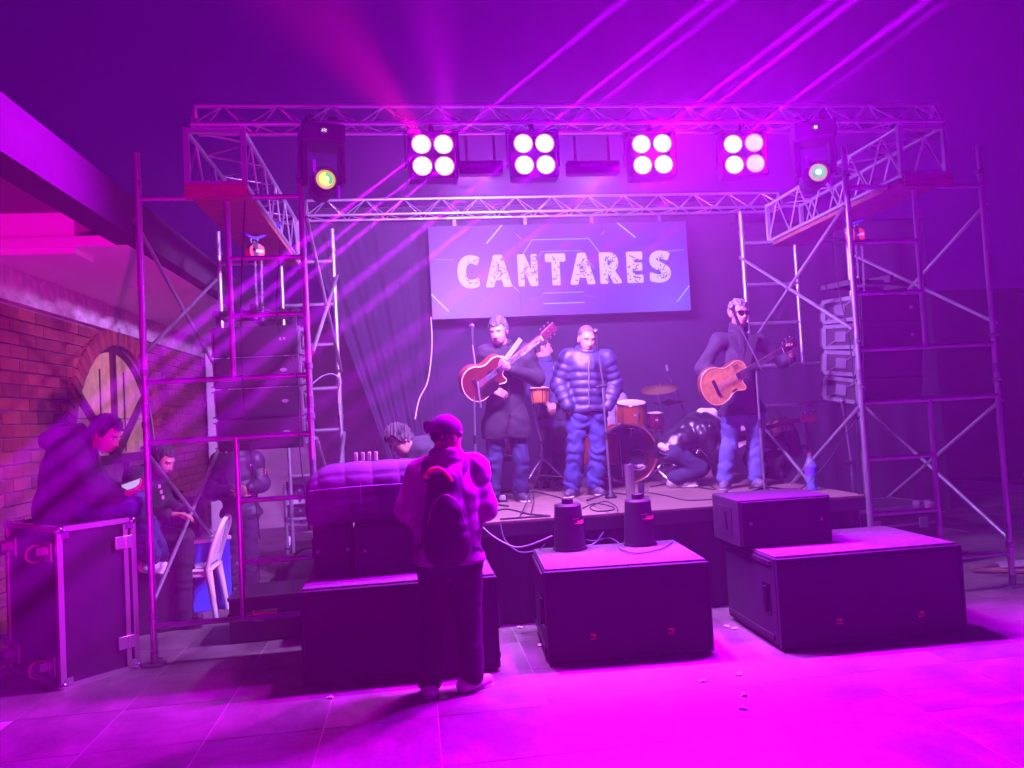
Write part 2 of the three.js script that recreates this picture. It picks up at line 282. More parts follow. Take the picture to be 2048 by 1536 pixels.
const look = (dir, up = YUP) => { const z = dir.clone().normalize(), x = up.clone().cross(z).normalize(), y = z.clone().cross(x); return new THREE.Quaternion().setFromRotationMatrix(new THREE.Matrix4().makeBasis(x, y, z)); };
const SKIN = [.31, .165, .105];
function headParts(c, q, neck, o) {
  const s = o.hs ?? 1, L = (x, y, z) => V(x * s, y * s, z * s).applyQuaternion(q).add(c), e = (x, y, z, r, ex) => ell(L(x, y, z), r.map(v => v * s), q, ex);
  const P = [e(0, .03, -.012, [.076, .092, .096]), e(0, -.03, .028, [.062, .085, .066]), e(0, -.088, .045, [.04, .028, .036]), e(0, -.045, .052, [.05, .05, .04]),
    cap(L(0, .004, .094), L(0, -.032, .108), .008 * s, .014 * s, { k: .012 }), cap(L(-.015, -.036, .095), L(.015, -.036, .095), .008 * s, .008 * s, { k: .008 }),
    cap(L(-.036, .026, .078), L(.036, .026, .078), .011 * s, .011 * s, { k: .016 }), cap(L(-.017, -.066, .088), L(.017, -.066, .088), .008 * s, .008 * s, { k: .01 }),
    e(-.077, -.008, -.008, [.01, .031, .019], { k: .008 }), e(.077, -.008, -.008, [.01, .031, .019], { k: .008 }),
    e(-.03, .001, .1, [.016, .009, .012], { sub: true, k: .012 }), e(.03, .001, .1, [.016, .009, .012], { sub: true, k: .012 }),
    cap(L(0, -.07, -.02), neck, .05 * s, .056 * s, { k: .02 })];
  const iq = q.clone().invert(), p = V(0, 0, 0), brow = o.brow ?? [.015, .012, .012];
  const color = (x, y, z) => {
    p.set(x, y, z).sub(c).applyQuaternion(iq).divideScalar(s); const ax = Math.abs(p.x);
    if (p.z > .055) {
      if (ax > .012 && ax < .05 && p.y > .017 + (ax - .012) * .1 && p.y < .029 + (ax - .012) * .05) return brow;
      if (Math.abs(ax - .031) < .015 && Math.abs(p.y - .001) < .0055) return Math.abs(ax - .031) < .006 ? [.01, .008, .008] : [.45, .36, .34];
      if (ax < .024 && Math.abs(p.y + .067) < .008) return [.24, .08, .07];
      if (o.beard && p.y < -.05) return SKIN.map(v => v * .62);
    }
    const m = .93 + .14 * fbm(x * 3, y * 3 + z * 3, 16, 5, 2); return [SKIN[0] * m, SKIN[1] * m, SKIN[2] * m];
  };
  return { geo: blob(P, .0048, { k: .03, color }), L };
}
function hairGeo(c, q, o, s = 1) {
  const b = o.bulk ?? .012, L = (x, y, z) => V(x * s, y * s, z * s).applyQuaternion(q).add(c), fh = o.hairline ?? .072;
  const top = ell(L(0, .034, -.014), [.078 + b * .7, .094 + b, .098 + b * .8].map(v => v * s), q);
  const iq = q.clone().invert(), pp = V(0, 0, 0), st = (a, b, x) => { const t = clamp((x - a) / (b - a), 0, 1); return t * t * (3 - 2 * t); };
  const clip = (x, y, z) => { pp.set(x, y, z).sub(c).applyQuaternion(iq).divideScalar(s); const ax = Math.abs(pp.x), front = fh - .004 + .016 * st(.03, .058, ax), yb = lerp(-.06, lerp(-.012, front, st(.03, .05, pp.z)), st(-.03, -.012, pp.z)) + .014 * (fbm(pp.x * 7 + 3, pp.z * 7 + 3, 16, 77, 2) - .5); return (yb - pp.y) * s; };
  const sd = o.seed ?? 4; return blob([top], .0046, { k: .01, clip, disp: (x, y, z) => (o.curl ?? .006) * ((fbm(x * 4 + 1, y * 4 + z * 3 + 1, 8, sd, 2) - .5) * 2.2 + (fbm(x * 9 + 1, y * 4 + z * 6 + 1, 16, sd, 2) - .5) * 2.6) + (o.fray ?? .004), color: (x, y, z) => { const g = fbm(x * 9 + 2, y * 9 + z * 7 + 2, 16, sd + 3, 2), h = o.hair ?? [.012, .01, .011], h2 = o.hair2 ?? h; return [0, 1, 2].map(i => lerp(h[i], h2[i], clamp(g * 2.4 - .7, 0, 1))); } });
}
// a hand: palm, four unequal fingers in three joints, thumb from the side of the palm. f = along the fingers, n = out of the palm's inner face, side = towards the thumb
function handGeo(w, f, n, thumbSide, curl, spread = 1) {
  f = f.clone().normalize(); n = n.clone().sub(f.clone().multiplyScalar(n.dot(f))).normalize(); const x = f.clone().cross(n).normalize(); if (x.dot(thumbSide) < 0) x.negate();
  const at = (a, b, c) => w.clone().addScaledVector(f, a).addScaledVector(x, b).addScaledVector(n, c), P = [cap(at(-.03, 0, 0), at(.02, 0, 0), .026, .029, { n, f: .75 })];
  for (const b of [.027, .01, -.008, -.026]) P.push(cap(at(.015, b * .7, 0), at(.085, b, 0), .0135, .0115));
  [[.027, .042, .0085], [.01, .047, .009], [-.008, .043, .0085], [-.026, .034, .0075]].forEach(([b, l, r], i) => {
    let p = at(.085, b, 0), ang = 0; const cu = Array.isArray(curl) ? curl[i] : curl;
    for (let k = 0; k < 3; k++) { ang += cu * [.75, 1.05, .8][k]; const d = f.clone().multiplyScalar(Math.cos(ang)).addScaledVector(n, Math.sin(ang)).addScaledVector(x, b * 1.6 * spread * (k ? 0 : 1)).normalize(), e = p.clone().addScaledVector(d, l * [1, .68, .55][k]); P.push(cap(p, e, r * (1 - k * .08), r * (.94 - k * .08), { k: .006 })); p = e; }
  });
  const t0 = at(.012, .026, .006), t1 = at(.045, .05, .018), t2 = at(.075, .05, .034 + .01 * (curl[0] ?? curl)), t3 = at(.095, .04, .045);
  P.push(cap(t0, t1, .0145, .012), cap(t1, t2, .0115, .0095, { k: .006 }), cap(t2, t3, .0095, .008, { k: .006 }));
  return blob(P, .0042, { k: .012, flat: SKIN });
}
const clothMat = (c, o = {}) => M(c, o.rough ?? .85, { bumpMap: tCloth, bumpScale: o.bump ?? .0015, ...(o.extra ?? {}) });
/* j: joints in the world. body = one continuous skin (head, neck, trunk, limbs, hands); clothes, hair and shoes are its children's siblings. */
function person(label, base, j, o) {
  const t = thing('person', label, 'person', base, o.group), s = o.scale ?? 1, fwd = o.face.clone().normalize(), q = look(j.look ?? fwd, o.headUp ?? YUP);
  const sh = o.shoulder ?? .066, mid = (a, b, k) => a.clone().lerp(b, k), hd = headParts(j.head, q, j.neck, o);
  const tr = o.torso ?? 1;
  const skinP = [cap(j.hip, j.chest, .1 * tr, .115 * tr, { n: fwd, f: .7 }), cap(j.chest, j.neck, .1, .05), cap(j.sA, j.sB, .05, .05)];
  for (const k of ['A', 'B']) { skinP.push(cap(j['s' + k], j['e' + k], .042, .036), cap(j['e' + k], j['w' + k], .036, .024), cap(j['h' + k], j['k' + k], .066, .046), cap(j['k' + k], j['f' + k], .044, .032), cap(j['f' + k], j['f' + k].clone().add(V(0, -.05, 0)), .03, .022), cap(j['f' + k].clone().add(V(0, -.055, 0)), j['t' + k], .02, .018)); }
  const geos = [blob(skinP, .013, { k: .03, flat: SKIN }), hd.geo];
  for (const k of ['A', 'B']) if (j['hand' + k]) { const h = j['hand' + k]; geos.push(handGeo(j['w' + k].clone().addScaledVector(h.f.clone().normalize(), .035), h.f, h.n, h.x, h.c ?? .5, h.s)); }
  wpart(t, 'body', geos, mat.skin);
  if (!o.bald) wpart(t, 'hair', hairGeo(j.head, q, o, o.hs ?? 1), M(0xffffff, .8, { vertexColors: true }));
  // jacket
  const J = o.jacket; if (J.hemPx) { J.hemCut = true; J.hemY = oz(1024, J.hemPx, j.hip.z).y + (j.hip.y - oz(1024, 0, j.hip.z).y) * 0; const m = V(j.hip.x, 0, j.hip.z).project(camera).x * 1024 + 1024; J.hemY = oz(m, J.hemPx, j.hip.z).y; } const e = J.ease ?? .02, Q = J.quilt, tq = Q ? { q: Q } : {}, aq = Q ? { q: [Q[0] * .8, Q[1] * .92] } : {};
  const hemA = j.hA.clone().lerp(j.hB, -.12), hemB = j.hA.clone().lerp(j.hB, 1.12), hem = j.hip.clone().lerp(j.chest, -(J.drop ?? .15)), P = [cap(hem, j.chest, (.125 * tr + e) * (J.flare ?? 1), .13 * tr + e, { n: fwd, f: J.flat ?? .74, ...tq }), cap(j.sA, j.sB, sh + e * .8, sh + e * .8, {}), cap(mid(j.sA, j.sB, .5), j.neck, .09 + e, .062 + e * .5)];
  for (const k of ['A', 'B']) P.push(cap(j['s' + k], j['e' + k], .056 + e, .048 + e * .9, aq), cap(j['e' + k], mid(j['e' + k], j['w' + k], .93), .048 + e * .9, .034 + e * .7, aq));
  if (J.wide !== 0) { const dy = hem.clone().sub(j.hip).multiplyScalar(.6); P.push(cap(hemA.clone().add(dy), hemB.clone().add(dy), .085 * tr + e + (J.wide ?? 0), .085 * tr + e + (J.wide ?? 0), { n: fwd, f: .9 })); }
  if (J.skirt) for (const k of ['A', 'B']) P.push(cap(j['h' + k], j['h' + k].clone().lerp(j['k' + k], J.skirt), .098 + e, .1 + e, { k: .08 }));
  wpart(t, J.name ?? 'jacket', blob(P, J.cell ?? .0115, { k: J.k ?? .035, clip: J.hemCut ? (x, y, z) => Math.hypot(x - hem.x, z - hem.z) < .32 ? J.hemY + .008 * Math.sin(x * 23 + z * 9) - y : -1 : null, disp: folds(J.fold ?? .006, J.freq ?? 30, o.seed ?? 9) }), J.mat);
  if (J.collar) wpart(t, 'collar', collarGeo(j.neck, j.head, fwd, J.collar), J.collarMat ?? J.mat);
  // trousers
  const T = o.trousers, u = T.ease ?? .012, PT = [cap(mid(j.hA, j.hB, .15), mid(j.hA, j.hB, .85), .11 + u, .11 + u, { n: fwd, f: .85 }), cap(j.hip, mid(j.hip, j.chest, .25), .115, .11, { n: fwd, f: .75 })];
  for (const k of ['A', 'B']) PT.push(cap(j['h' + k], j['k' + k], .085 + u, .06 + u), cap(j['k' + k], mid(j['k' + k], j['f' + k], 1.0), .06 + u, .053 + u * 1.5));
  wpart(t, 'trousers', blob(PT, .0115, { k: .02, disp: folds(T.fold ?? .009, 52, (o.seed ?? 9) + 2) }), T.mat);
  for (const k of ['A', 'B']) {
    const f = j['f' + k], toe = j['t' + k], d = toe.clone().sub(f).setY(0).normalize(), lowest = toe.y - .03, hl = f.clone().addScaledVector(d, -.05).setY(Math.max(lowest + .035, f.y - .07));
    const dd = toe.clone().sub(hl).normalize(), up = V(0, 1, 0).sub(dd.clone().multiplyScalar(dd.y)).normalize();
    const shoe = wpart(t, 'shoe', blob([cap(hl, toe, .038, .036, { k: .02 }), cap(hl, mid(hl, toe, .6), .04, .046, { k: .02 }), cap(f, hl, .042, .038, { k: .03 }), cap(mid(hl, toe, .3), f, .04, .04, { k: .03 })], .008, { k: .03 }), o.shoes.mat);
    wpart(shoe, 'sole', blob([cap(hl.clone().addScaledVector(up, -.026), toe.clone().addScaledVector(up, -.024), .041, .043, { n: up, f: .36 })], .007), o.shoes.sole ?? mat.rubber);
  }
  return { t, q, L: hd.L };
}
function collarGeo(neck, head, fwd, o) {
  const ax = head.clone().sub(neck).normalize(), x = ax.clone().cross(fwd).normalize(), y = x.clone().cross(ax).normalize(), P = [];
  for (let i = 0; i < 14; i++) { const a0 = i / 14 * 6.283, a1 = (i + 1) / 14 * 6.283; if (o.open && Math.abs(((a0 + a1) / 2) - 1.571) < o.open) continue; const at = a => neck.clone().addScaledVector(ax, (o.up ?? .0) + (o.tilt ?? 0) * Math.sin(a)).addScaledVector(x, Math.cos(a) * o.r).addScaledVector(y, Math.sin(a) * o.r * .95); P.push(cap(at(a0), at(a1), o.t ?? .022, o.t ?? .022), cap(at(a0).addScaledVector(ax, o.h ?? .04), at(a1).addScaledVector(ax, o.h ?? .04), (o.t ?? .022) * .8, (o.t ?? .022) * .8)); }
  return blob(P, .009, { k: .025, disp: folds(.004, 40, 33) });
}
// ---------------------------------------------------------------- ground and its tiles
struct('ground', metreUV(new THREE.PlaneGeometry(120, 120).rotateX(-Math.PI / 2).translate(0, -.03, -20), .4), M(0x6c6763, .8, { map: tStone }));
{
  const floor = struct('floor', metreUV(new THREE.BoxGeometry(15.6, .02, 12.2).translate(1.7, -.0065, -6.4), .5), M(0x948d88, .75));
  const T = .6, g = .004, geos = [0, 1, 2].map(k => { const b = metreUV(new RoundedBoxGeometry(T - g, .012, T - g, 1, .0018), 1.1); const uv = b.attributes.uv; for (let i = 0; i < uv.count; i++) uv.setXY(i, uv.getX(i) + k * .37, uv.getY(i) + k * .61); return b; });
  const mats = [0x76716d, 0x726d69, 0x7a7570, 0x746f6b].map(c => M(c, .58, { map: tStone, bumpMap: tStoneBump, bumpScale: .002 }));
  // joints run with the stage; one of them passes under the capped man
  const x0 = .11 - .05, cells = [];
  for (let i = -9; i <= 15; i++) for (let k = 0; k <= 19; k++) cells.push([x0 + (i + .5) * T, -1.2 - k * T - .3]);
  const seen = cells.map(c => { const p = V(c[0], 0, c[1]).project(camera); return [p.x, p.y, c]; }).filter(p => Math.abs(p[0]) < 1.15 && p[1] > -1.25 && p[1] < 1 && p[2][0] > -3.2).sort((a, b) => b[2][1] - a[2][1]);
  seen.slice(0, 280).forEach(([, , c], n) => { const m = shade(new THREE.Mesh(geos[n % 3], mats[Math.floor(rnd(0, 4))])); m.name = 'tile'; m.position.set(c[0], -.0005 + rnd(-.0007, .0007), c[1]); m.rotation.y = Math.floor(rnd(0, 4)) * Math.PI / 2; floor.add(m); });
}
// ---------------------------------------------------------------- brick building on the left with arch window and deep eaves
const WX = -3.2, bld = thing('brick_building', 'brick building with arched window and deep white eaves on the left', 'building', V(WX, 0, -8));
{
  const tBrick = [0, 1, 2].map(k => tex(128, (u, v) => { const a = fbm(u, v, 6, 91 + k, 4), b = fbm(u, v, 32, 97 + k, 2); return [.6 + .25 * a + .1 * b, .6 + .22 * a + .1 * b, .58 + .2 * a + .1 * b]; }));
  const bm = [0xa2503c, 0x96452f, 0xb05c46, 0x8c4130].map((c, i) => M(c, .85, { map: tBrick[i % 3], bumpMap: tBump, bumpScale: .003 }));
  const C = .108, Lb = .29, zc = -8.95, yc = 1.36, Ri = 1.22, Ro = 1.42, top = 2.72, zA = -5.2, zB = -12.4;
  wpart(bld, 'mortar_wall', (() => { const s = new THREE.Shape(); s.moveTo(-zA, 0); s.lineTo(-zB, 0); s.lineTo(-zB, top); s.lineTo(-zA, top); s.closePath(); const h = new THREE.Path(); h.moveTo(-zc + Ri, .9); h.lineTo(-zc + Ri, yc); h.absarc(-zc, yc, Ri, 0, Math.PI, false); h.lineTo(-zc - Ri, .9); h.closePath(); s.holes.push(h); return new THREE.ExtrudeGeometry(s, { depth: .28, bevelEnabled: false, curveSegments: 30 }).rotateY(Math.PI / 2).translate(WX - .292, 0, 0); })(), M(0xa89a94, .9, { bumpMap: tBump, bumpScale: .004 }));
  const bg = [new RoundedBoxGeometry(.03, C - .012, Lb - .012, 1, .004), new RoundedBoxGeometry(.03, C - .012, Lb / 2 - .012, 1, .004)].map(g => metreUV(g, 3)), rest = [], placed = [];
  for (let r = 0; r * C < top - .05; r++) { const y = (r + .5) * C; let z = zA - (r % 2 ? 0 : Lb / 2);
    for (; z > zB; z -= Lb) { const zm = z - Lb / 2; if (y > .85 && Math.hypot(zm - zc, Math.max(0, y - yc)) < Ri + .13) continue; if (y < .85 && y > .75 && Math.abs(zm - zc) < Ri) continue; placed.push([y, zm, 1 / (-zm) * (y > .6 ? 2 : 1)]); } }
  placed.sort((a, b) => b[2] - a[2]).forEach(([y, z], n) => { const x = WX + rnd(-.002, .003); if (n < 230) { const m = shade(new THREE.Mesh(bg[0], bm[Math.floor(rnd(0, 4))])); m.name = 'brick'; m.position.set(x - WX, y, z + 8); bld.add(m); } else rest.push(bg[0].clone().translate(x, y, z)); });
  if (rest.length) wpart(bld, 'far_bricks', rest, bm[0]).userData.kind = 'stuff';
  const n = 46, vg = new RoundedBoxGeometry(.12, Ro - Ri, Math.PI * Ri / n - .006, 1, .004);
  for (let i = 0; i < n; i++) { const a = (i + .5) / n * Math.PI, m = shade(new THREE.Mesh(vg, bm[(i * 7 + 3) % 4])); m.name = 'arch_brick'; m.position.set(-.02 + .004 * (i % 2), yc + Math.sin(a) * (Ri + Ro) / 2, zc + 8 + Math.cos(a) * (Ri + Ro) / 2); m.rotation.x = -(a - Math.PI / 2); bld.add(m); }
  for (const s of [-1, 1]) for (let k = 0; k < 5; k++) { const m = shade(new THREE.Mesh(new RoundedBoxGeometry(.12, .094, Ro - Ri, 1, .004), bm[(k * 3 + s + 1) % 4])); m.name = 'jamb_brick'; m.position.set(-.02, yc - .052 - k * .1, zc + 8 + s * (Ri + Ro) / 2); bld.add(m); }
  // window: amber panes between timber spokes
  const wood = M(0x4a2a1c, .65, { map: tWood }), frame = wpart(bld, 'window_frame', [new THREE.TorusGeometry(Ri - .035, .035, 6, 40, Math.PI).rotateY(Math.PI / 2).translate(WX - .05, yc, zc), box(.09, .1, Ri * 2 - .02, WX - .05, yc - .02, zc), box(.09, .1, Ri * 2 - .02, WX - .05, .95, zc), box(.09, .42, .1, WX - .05, 1.17, zc - Ri + .06), box(.09, .42, .1, WX - .05, 1.17, zc + Ri - .06)], wood);
  for (const a of [.62, 1.571, 2.52]) wpart(frame, 'spoke', board(V(WX - .04, yc, zc), V(WX - .04, yc + Math.sin(a) * (Ri - .06), zc + Math.cos(a) * (Ri - .06)), .04, .09, V(1, 0, 0)), wood);
  wpart(frame, 'mullion', [box(.05, .36, .05, WX - .045, 1.14, zc - .3), box(.05, .36, .05, WX - .045, 1.14, zc + .42)], wood);
  const amber = M(0xc9b06a, .75, { map: tGrain, emissive: 0xc8a860, emissiveIntensity: .1 });  // faint glow put into the panes in place of room light behind
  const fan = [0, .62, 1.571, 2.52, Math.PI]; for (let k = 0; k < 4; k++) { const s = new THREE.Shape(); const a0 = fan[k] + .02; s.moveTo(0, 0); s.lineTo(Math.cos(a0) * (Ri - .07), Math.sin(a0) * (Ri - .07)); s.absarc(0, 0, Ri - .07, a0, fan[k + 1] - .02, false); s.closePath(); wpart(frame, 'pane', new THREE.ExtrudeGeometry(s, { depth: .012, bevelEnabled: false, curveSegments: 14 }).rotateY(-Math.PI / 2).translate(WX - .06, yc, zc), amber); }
  for (const [z, w] of [[zc - .76, .84], [zc + .06, .66], [zc + .82, .74]]) wpart(frame, 'lower_pane', box(.012, .34, w - .04, WX - .06, 1.16, z), M(0x7e6a54, .4, { map: tGrain }));
  wpart(frame, 'lead_line', [box(.014, .008, Ri * 1.7, WX - .052, yc + .42, zc), box(.014, .9, .008, WX - .052, yc + .5, zc + .34), box(.014, .9, .008, WX - .052, yc + .5, zc - .34)], mat.black);
  // plaster above the bricks, ceiling of the eaves, fascia, cross beam, downlight
  const plaster = M(0xd6d0ca, .82, { map: tGrain, bumpMap: tBump, bumpScale: .002 });
  wpart(bld, 'cornice', [metreUV(box(.06, .26, 9, WX, 2.87, -8.4)), metreUV(box(.1, .05, 9, WX + .01, 2.745, -8.4))], plaster);
  wpart(bld, 'eaves_ceiling', metreUV(box(1.2, .08, 8.2, WX + .56, 3.045, -10.1)), M(0xd6d0ca, .82));
  wpart(bld, 'fascia', (() => { return metreUV(box(.2, .3, 13.6, -2.02, 3.16, -7.4)); })(), M(0x2a2427, .82, { map: tGrain }));
  wpart(bld, 'roof', box(3.2, .05, 13.6, WX - .5, 3.3, -7.4), M(0x6a5c58, .8));
  const e = ox(150, 507, -2.42);
  wpart(bld, 'cross_beam', metreUV(box(2.4, 3.27 - e.y, .34, -3.62, (3.27 + e.y) / 2, e.z - .17)), M(0xd6d0ca, .82));
  const dl = wpart(bld, 'downlight', new THREE.TorusGeometry(.055, .01, 6, 24).rotateX(Math.PI / 2).translate(-2.55, 3.0, -7.7), mat.alu);
  wpart(bld, 'room_wall', box(.1, 3, 8, WX - 1.2, 1.5, -8.8), M(0x6a5a44, .9));
}
{ // plaster wall that closes the yard behind the left tower, with a pilaster
  const w = thing('plaster_wall', 'pale plaster wall behind the left scaffold tower', 'wall', V(-1.6, 0, -12.6)), pl = M(0xc9b8b2, .85, { map: tGrain, bumpMap: tBump, bumpScale: .002 });
  wpart(w, 'wall', box(5.2, 3.2, .2, -1.1, 1.6, -12.7), pl);
  wpart(w, 'pilaster', box(.34, 3.0, .2, -2.95, 1.5, -12.45), M(0xe2dedb, .8));
  wpart(w, 'switch_box', rbox(.3, .36, .07, .01, -2.45, 1.55, -12.56), M(0xb5b0ae, .6));
}
{ const w = thing('boundary_wall', 'dark boundary wall beyond the right scaffold tower', 'wall', V(10, 0, -13)); wpart(w, 'wall', box(14, 3.35, .25, 11.5, 1.67, -13), M(0x2a1f22, .9, { map: tGrain })); wpart(w, 'coping', box(14.1, .07, .34, 11.5, 3.385, -13), M(0x3a2f32, .9)); }

// ---------------------------------------------------------------- stage
const SY = .8;
{
  const s = thing('stage_platform', 'low stage platform with worn plywood deck and black skirt', 'stage', V(1.45, 0, -7.6));
  const dm = [0x8f8a94, 0x86818c, 0x98929c].map(c => M(c, .6, { map: tWood, bumpMap: tBump, bumpScale: .0015 }));
  const xs = [-.66, .395, 1.45, 2.505, 3.56], zs = [-5.76, -6.98, -8.2, -9.42];
  for (let i = 0; i < 4; i++) for (let k = 0; k < 3; k++) wpart(s, 'deck_panel', metreUV(new RoundedBoxGeometry(xs[i + 1] - xs[i] - .006, .022, zs[k] - zs[k + 1] - .006, 1, .003).translate((xs[i] + xs[i + 1]) / 2, SY - .011, (zs[k] + zs[k + 1]) / 2), .8), dm[(i * 2 + k) % 3]);
  wpart(s, 'edge_beam', [box(4.22, .09, .05, 1.45, SY - .07, -5.785), box(.05, .09, 3.6, 3.53, SY - .07, -7.62), box(.05, .09, 3.6, -.63, SY - .07, -7.62)], M(0x2c2a30, .5, { metalness: .4 }));
  // gathered cloth skirt
  const skirt = (L, ax) => { const g = new THREE.PlaneGeometry(L, SY - .12, Math.round(L * 40), 4), p = g.attributes.position; for (let i = 0; i < p.count; i++) { const x = p.getX(i); p.setZ(i, .012 * Math.sin(x * 42 + 2 * Math.sin(x * 5)) + .01 * Math.sin(x * 17)); } g.computeVertexNormals(); if (ax) g.rotateY(Math.PI / 2); return g.translate(0, (SY - .12) / 2 + .004, 0); };
  wpart(s, 'skirt', [skirt(4.2, 0).translate(1.45, 0, -5.84), skirt(3.5, 1).translate(3.48, 0, -7.6), skirt(3.5, 1).translate(-.58, 0, -7.6)], M(0x0c0c0e, .95, { side: THREE.DoubleSide, bumpMap: tCloth, bumpScale: .001 }));
  const legs = []; for (const x of [-.5, .4, 1.45, 2.5, 3.38]) for (const z of [-6, -7, -8.2, -9.2]) wpart(s, 'leg', cyl(.024, SY - .05, x, (SY - .05) / 2, z, 8), mat.galv);
}
// backdrop cloths
function drape(name, label, top, bot, amp, freq, ph, shade_ = 0x201d30) {
  // top and bot: lists of [x, y, z] along the upper and lower hems
  const n = 120, m = 20, P = [], I = [], UVs = [], at = (c, t) => { const k = Math.min(c.length - 2, Math.floor(t * (c.length - 1))), f = t * (c.length - 1) - k; return V(...c[k]).lerp(V(...c[k + 1]), f); };
  for (let j = 0; j <= m; j++) for (let i = 0; i <= n; i++) {
    const u = i / n, v = j / m, a = at(top, u), b = at(bot, u), p = a.lerp(b, v), w = amp * (.25 + .75 * v) * (Math.sin(u * freq + ph + .8 * Math.sin(u * 7 + v)) + .5 * Math.sin(u * freq * 2.3 + ph * 2 + v * 1.2)) + .02 * (fbm(u + ph, v * .6, 6, 12, 3) - .5);
    P.push(p.x, p.y, p.z + w); UVs.push(u * 8, v * 6); if (i < n && j < m) { const q = j * (n + 1) + i; I.push(q, q + n + 1, q + 1, q + 1, q + n + 1, q + n + 2); }
  }
  const g = new THREE.BufferGeometry(); g.setAttribute('position', new THREE.Float32BufferAttribute(P, 3)); g.setAttribute('uv', new THREE.Float32BufferAttribute(UVs, 2)); g.setIndex(I); g.computeVertexNormals();
  const t = thing(name, label, 'curtain', V(bot[0][0], 0, bot[0][2]), 'black backdrop cloths'); wpart(t, 'cloth', g, M(shade_, .93, { side: THREE.DoubleSide, bumpMap: tCloth, bumpScale: .0012 }));
  wpart(t, 'hem_pipe', bar(V(...top[0]), V(...top[top.length - 1]), .014), mat.black); return t;
}
const CZ = -9.46;
drape('backdrop_curtain', 'black backdrop cloth hung behind the band under the screen', [[.28, 4.2, CZ], [4.3, 4.2, CZ]], [[.32, .02, CZ - .02], [4.3, .02, CZ]], .012, 26, .3);
drape('backdrop_curtain', 'black cloth pulled aside in slanting folds left of the screen', [[-1.25, 4.2, CZ + .02], [.34, 4.2, CZ + .03]], [[-.1, .5, CZ + .12], [.36, .02, CZ + .03]], .03, 34, 1.2);
drape('backdrop_curtain', 'black cloth hanging behind the right scaffold tower', [[4.22, 3.9, CZ + .04], [6.9, 3.9, CZ + .06]], [[4.22, .02, CZ + .04], [7.0, .02, CZ + .06]], .022, 22, 2.2);
// ---------------------------------------------------------------- scaffold towers
function tower(label, xs, inner, zF, zR, ladderLeft) {
  const t = thing('scaffold_tower', label, 'scaffold', V((xs[0] + xs[1]) / 2, 0, (zF + zR) / 2), 'scaffold towers beside the stage'), R = .0235, r = .018;
  for (const [z, bk] of [[zF, 0], [zR, 1]]) {
    for (const x of xs) {
      const std = wpart(t, 'standard', [bar(V(x, .03, z), V(x, 1.76, z), R, 10), bar(V(x, 1.765, z), V(x, 3.58, z), R, 10)], mat.galv);
      wpart(std, 'spigot', bar(V(x, 1.72, z), V(x, 1.8, z), R + .004, 10), mat.tubeDark); wpart(std, 'foot_sleeve', bar(V(x, .02, z), V(x, .1, z), R + .003, 10), mat.tubeDark);
      wpart(std, 'base_plate', box(.13, .012, .13, x, .012, z), mat.tubeDark);
      for (const y of [3.36, 2.02, 1.66, .34]) wpart(std, 'coupler', [bar(V(x, y - .022, z), V(x, y + .022, z), R + .008, 8), bar(V(x, y, z - .05), V(x, y, z + .05), .009, 6)], mat.tubeDark);
    }
    const rail = (a, b, y, q = r) => wpart(t, 'rail', bar(V(a, y, z), V(b, y, z), q), mat.galv);
    for (const y of [3.25, 1.955, 1.535, .27]) rail(xs[0], xs[1], y, .02);
    const [ra, rb] = ladderLeft ? [xs[0], inner] : [inner, xs[1]];
    for (const y of [2.81, 2.4, 1.09, .66]) wpart(t, 'rung', bar(V(ra, y, z), V(rb, y, z), r), mat.galv);
    for (const [a, b] of [[1.955, 3.25], [.27, 1.535]]) wpart(t, 'inner_post', bar(V(inner, a, z), V(inner, b, z), .02), mat.galv);
  }
  for (const x of xs) for (const [a, b] of [[3.1, 2.12], [1.5, .35]]) {
    const o = x === xs[0] ? -.03 : .03;
    wpart(t, 'brace', bar(V(x + o, a, zF), V(x + o, b, zR), .0155), mat.galv);
    wpart(t, 'brace', bar(V(x + o * .1 + o, b, zF), V(x + o * .1 + o, a, zR), .0155), mat.galv);
    wpart(t, 'brace_pin', bar(V(x + o * .4, (a + b) / 2, (zF + zR) / 2), V(x + o * 2, (a + b) / 2, (zF + zR) / 2), .016), mat.tubeDark);
  }
  return t;
}
tower('left scaffold tower of galvanised ladder frames beside the brick building', [-1.84, -.72], -1.24, -5.65, -7.95, false);
tower('right scaffold tower of galvanised ladder frames at the dark end of the stage', [3.51, 4.69], 4.09, -5.65, -7.6, true);

// ---------------------------------------------------------------- trusses
function triTruss(label, a, b, s, bays) {
  const t = thing('lighting_truss', label, 'truss', a.clone().lerp(b, .5), 'triangular lighting trusses'), d = b.clone().sub(a).normalize(), bk = V(d.z, 0, -d.x).normalize(), h = s * .866;
  if (bk.z > 0) bk.negate();
  const off = [V(0, 0, 0), bk.clone().multiplyScalar(s), bk.clone().multiplyScalar(s / 2).add(V(0, h, 0))];
  off.forEach((o, k) => wpart(t, 'chord', bar(a.clone().add(o), b.clone().add(o), .016, 10), mat.alu));
  const L = a.distanceTo(b) / bays;
  for (const [i, j] of [[0, 1], [0, 2], [1, 2]]) for (let n = 0; n < bays; n++) {
    const p = a.clone().addScaledVector(d, L * n).add(off[n % 2 ? j : i]), q = a.clone().addScaledVector(d, L * (n + 1)).add(off[n % 2 ? i : j]);
    wpart(t, 'lattice', bar(p, q, .0065, 5), mat.alu);
  }
  for (const e of [a, b]) wpart(t, 'end_frame', [bar(e.clone().add(off[0]), e.clone().add(off[1]), .012, 6), bar(e.clone().add(off[0]), e.clone().add(off[2]), .012, 6), bar(e.clone().add(off[2]), e.clone().add(off[1]), .012, 6)], mat.alu);
  return t;
}
const boxTop = 3.665, boxBot = 3.285;
triTruss('front lighting truss that carries the blinder lamps', V(-1.4, boxTop + .032, -5.42), V(4.22, boxTop + .032, -5.42), .19, 30);
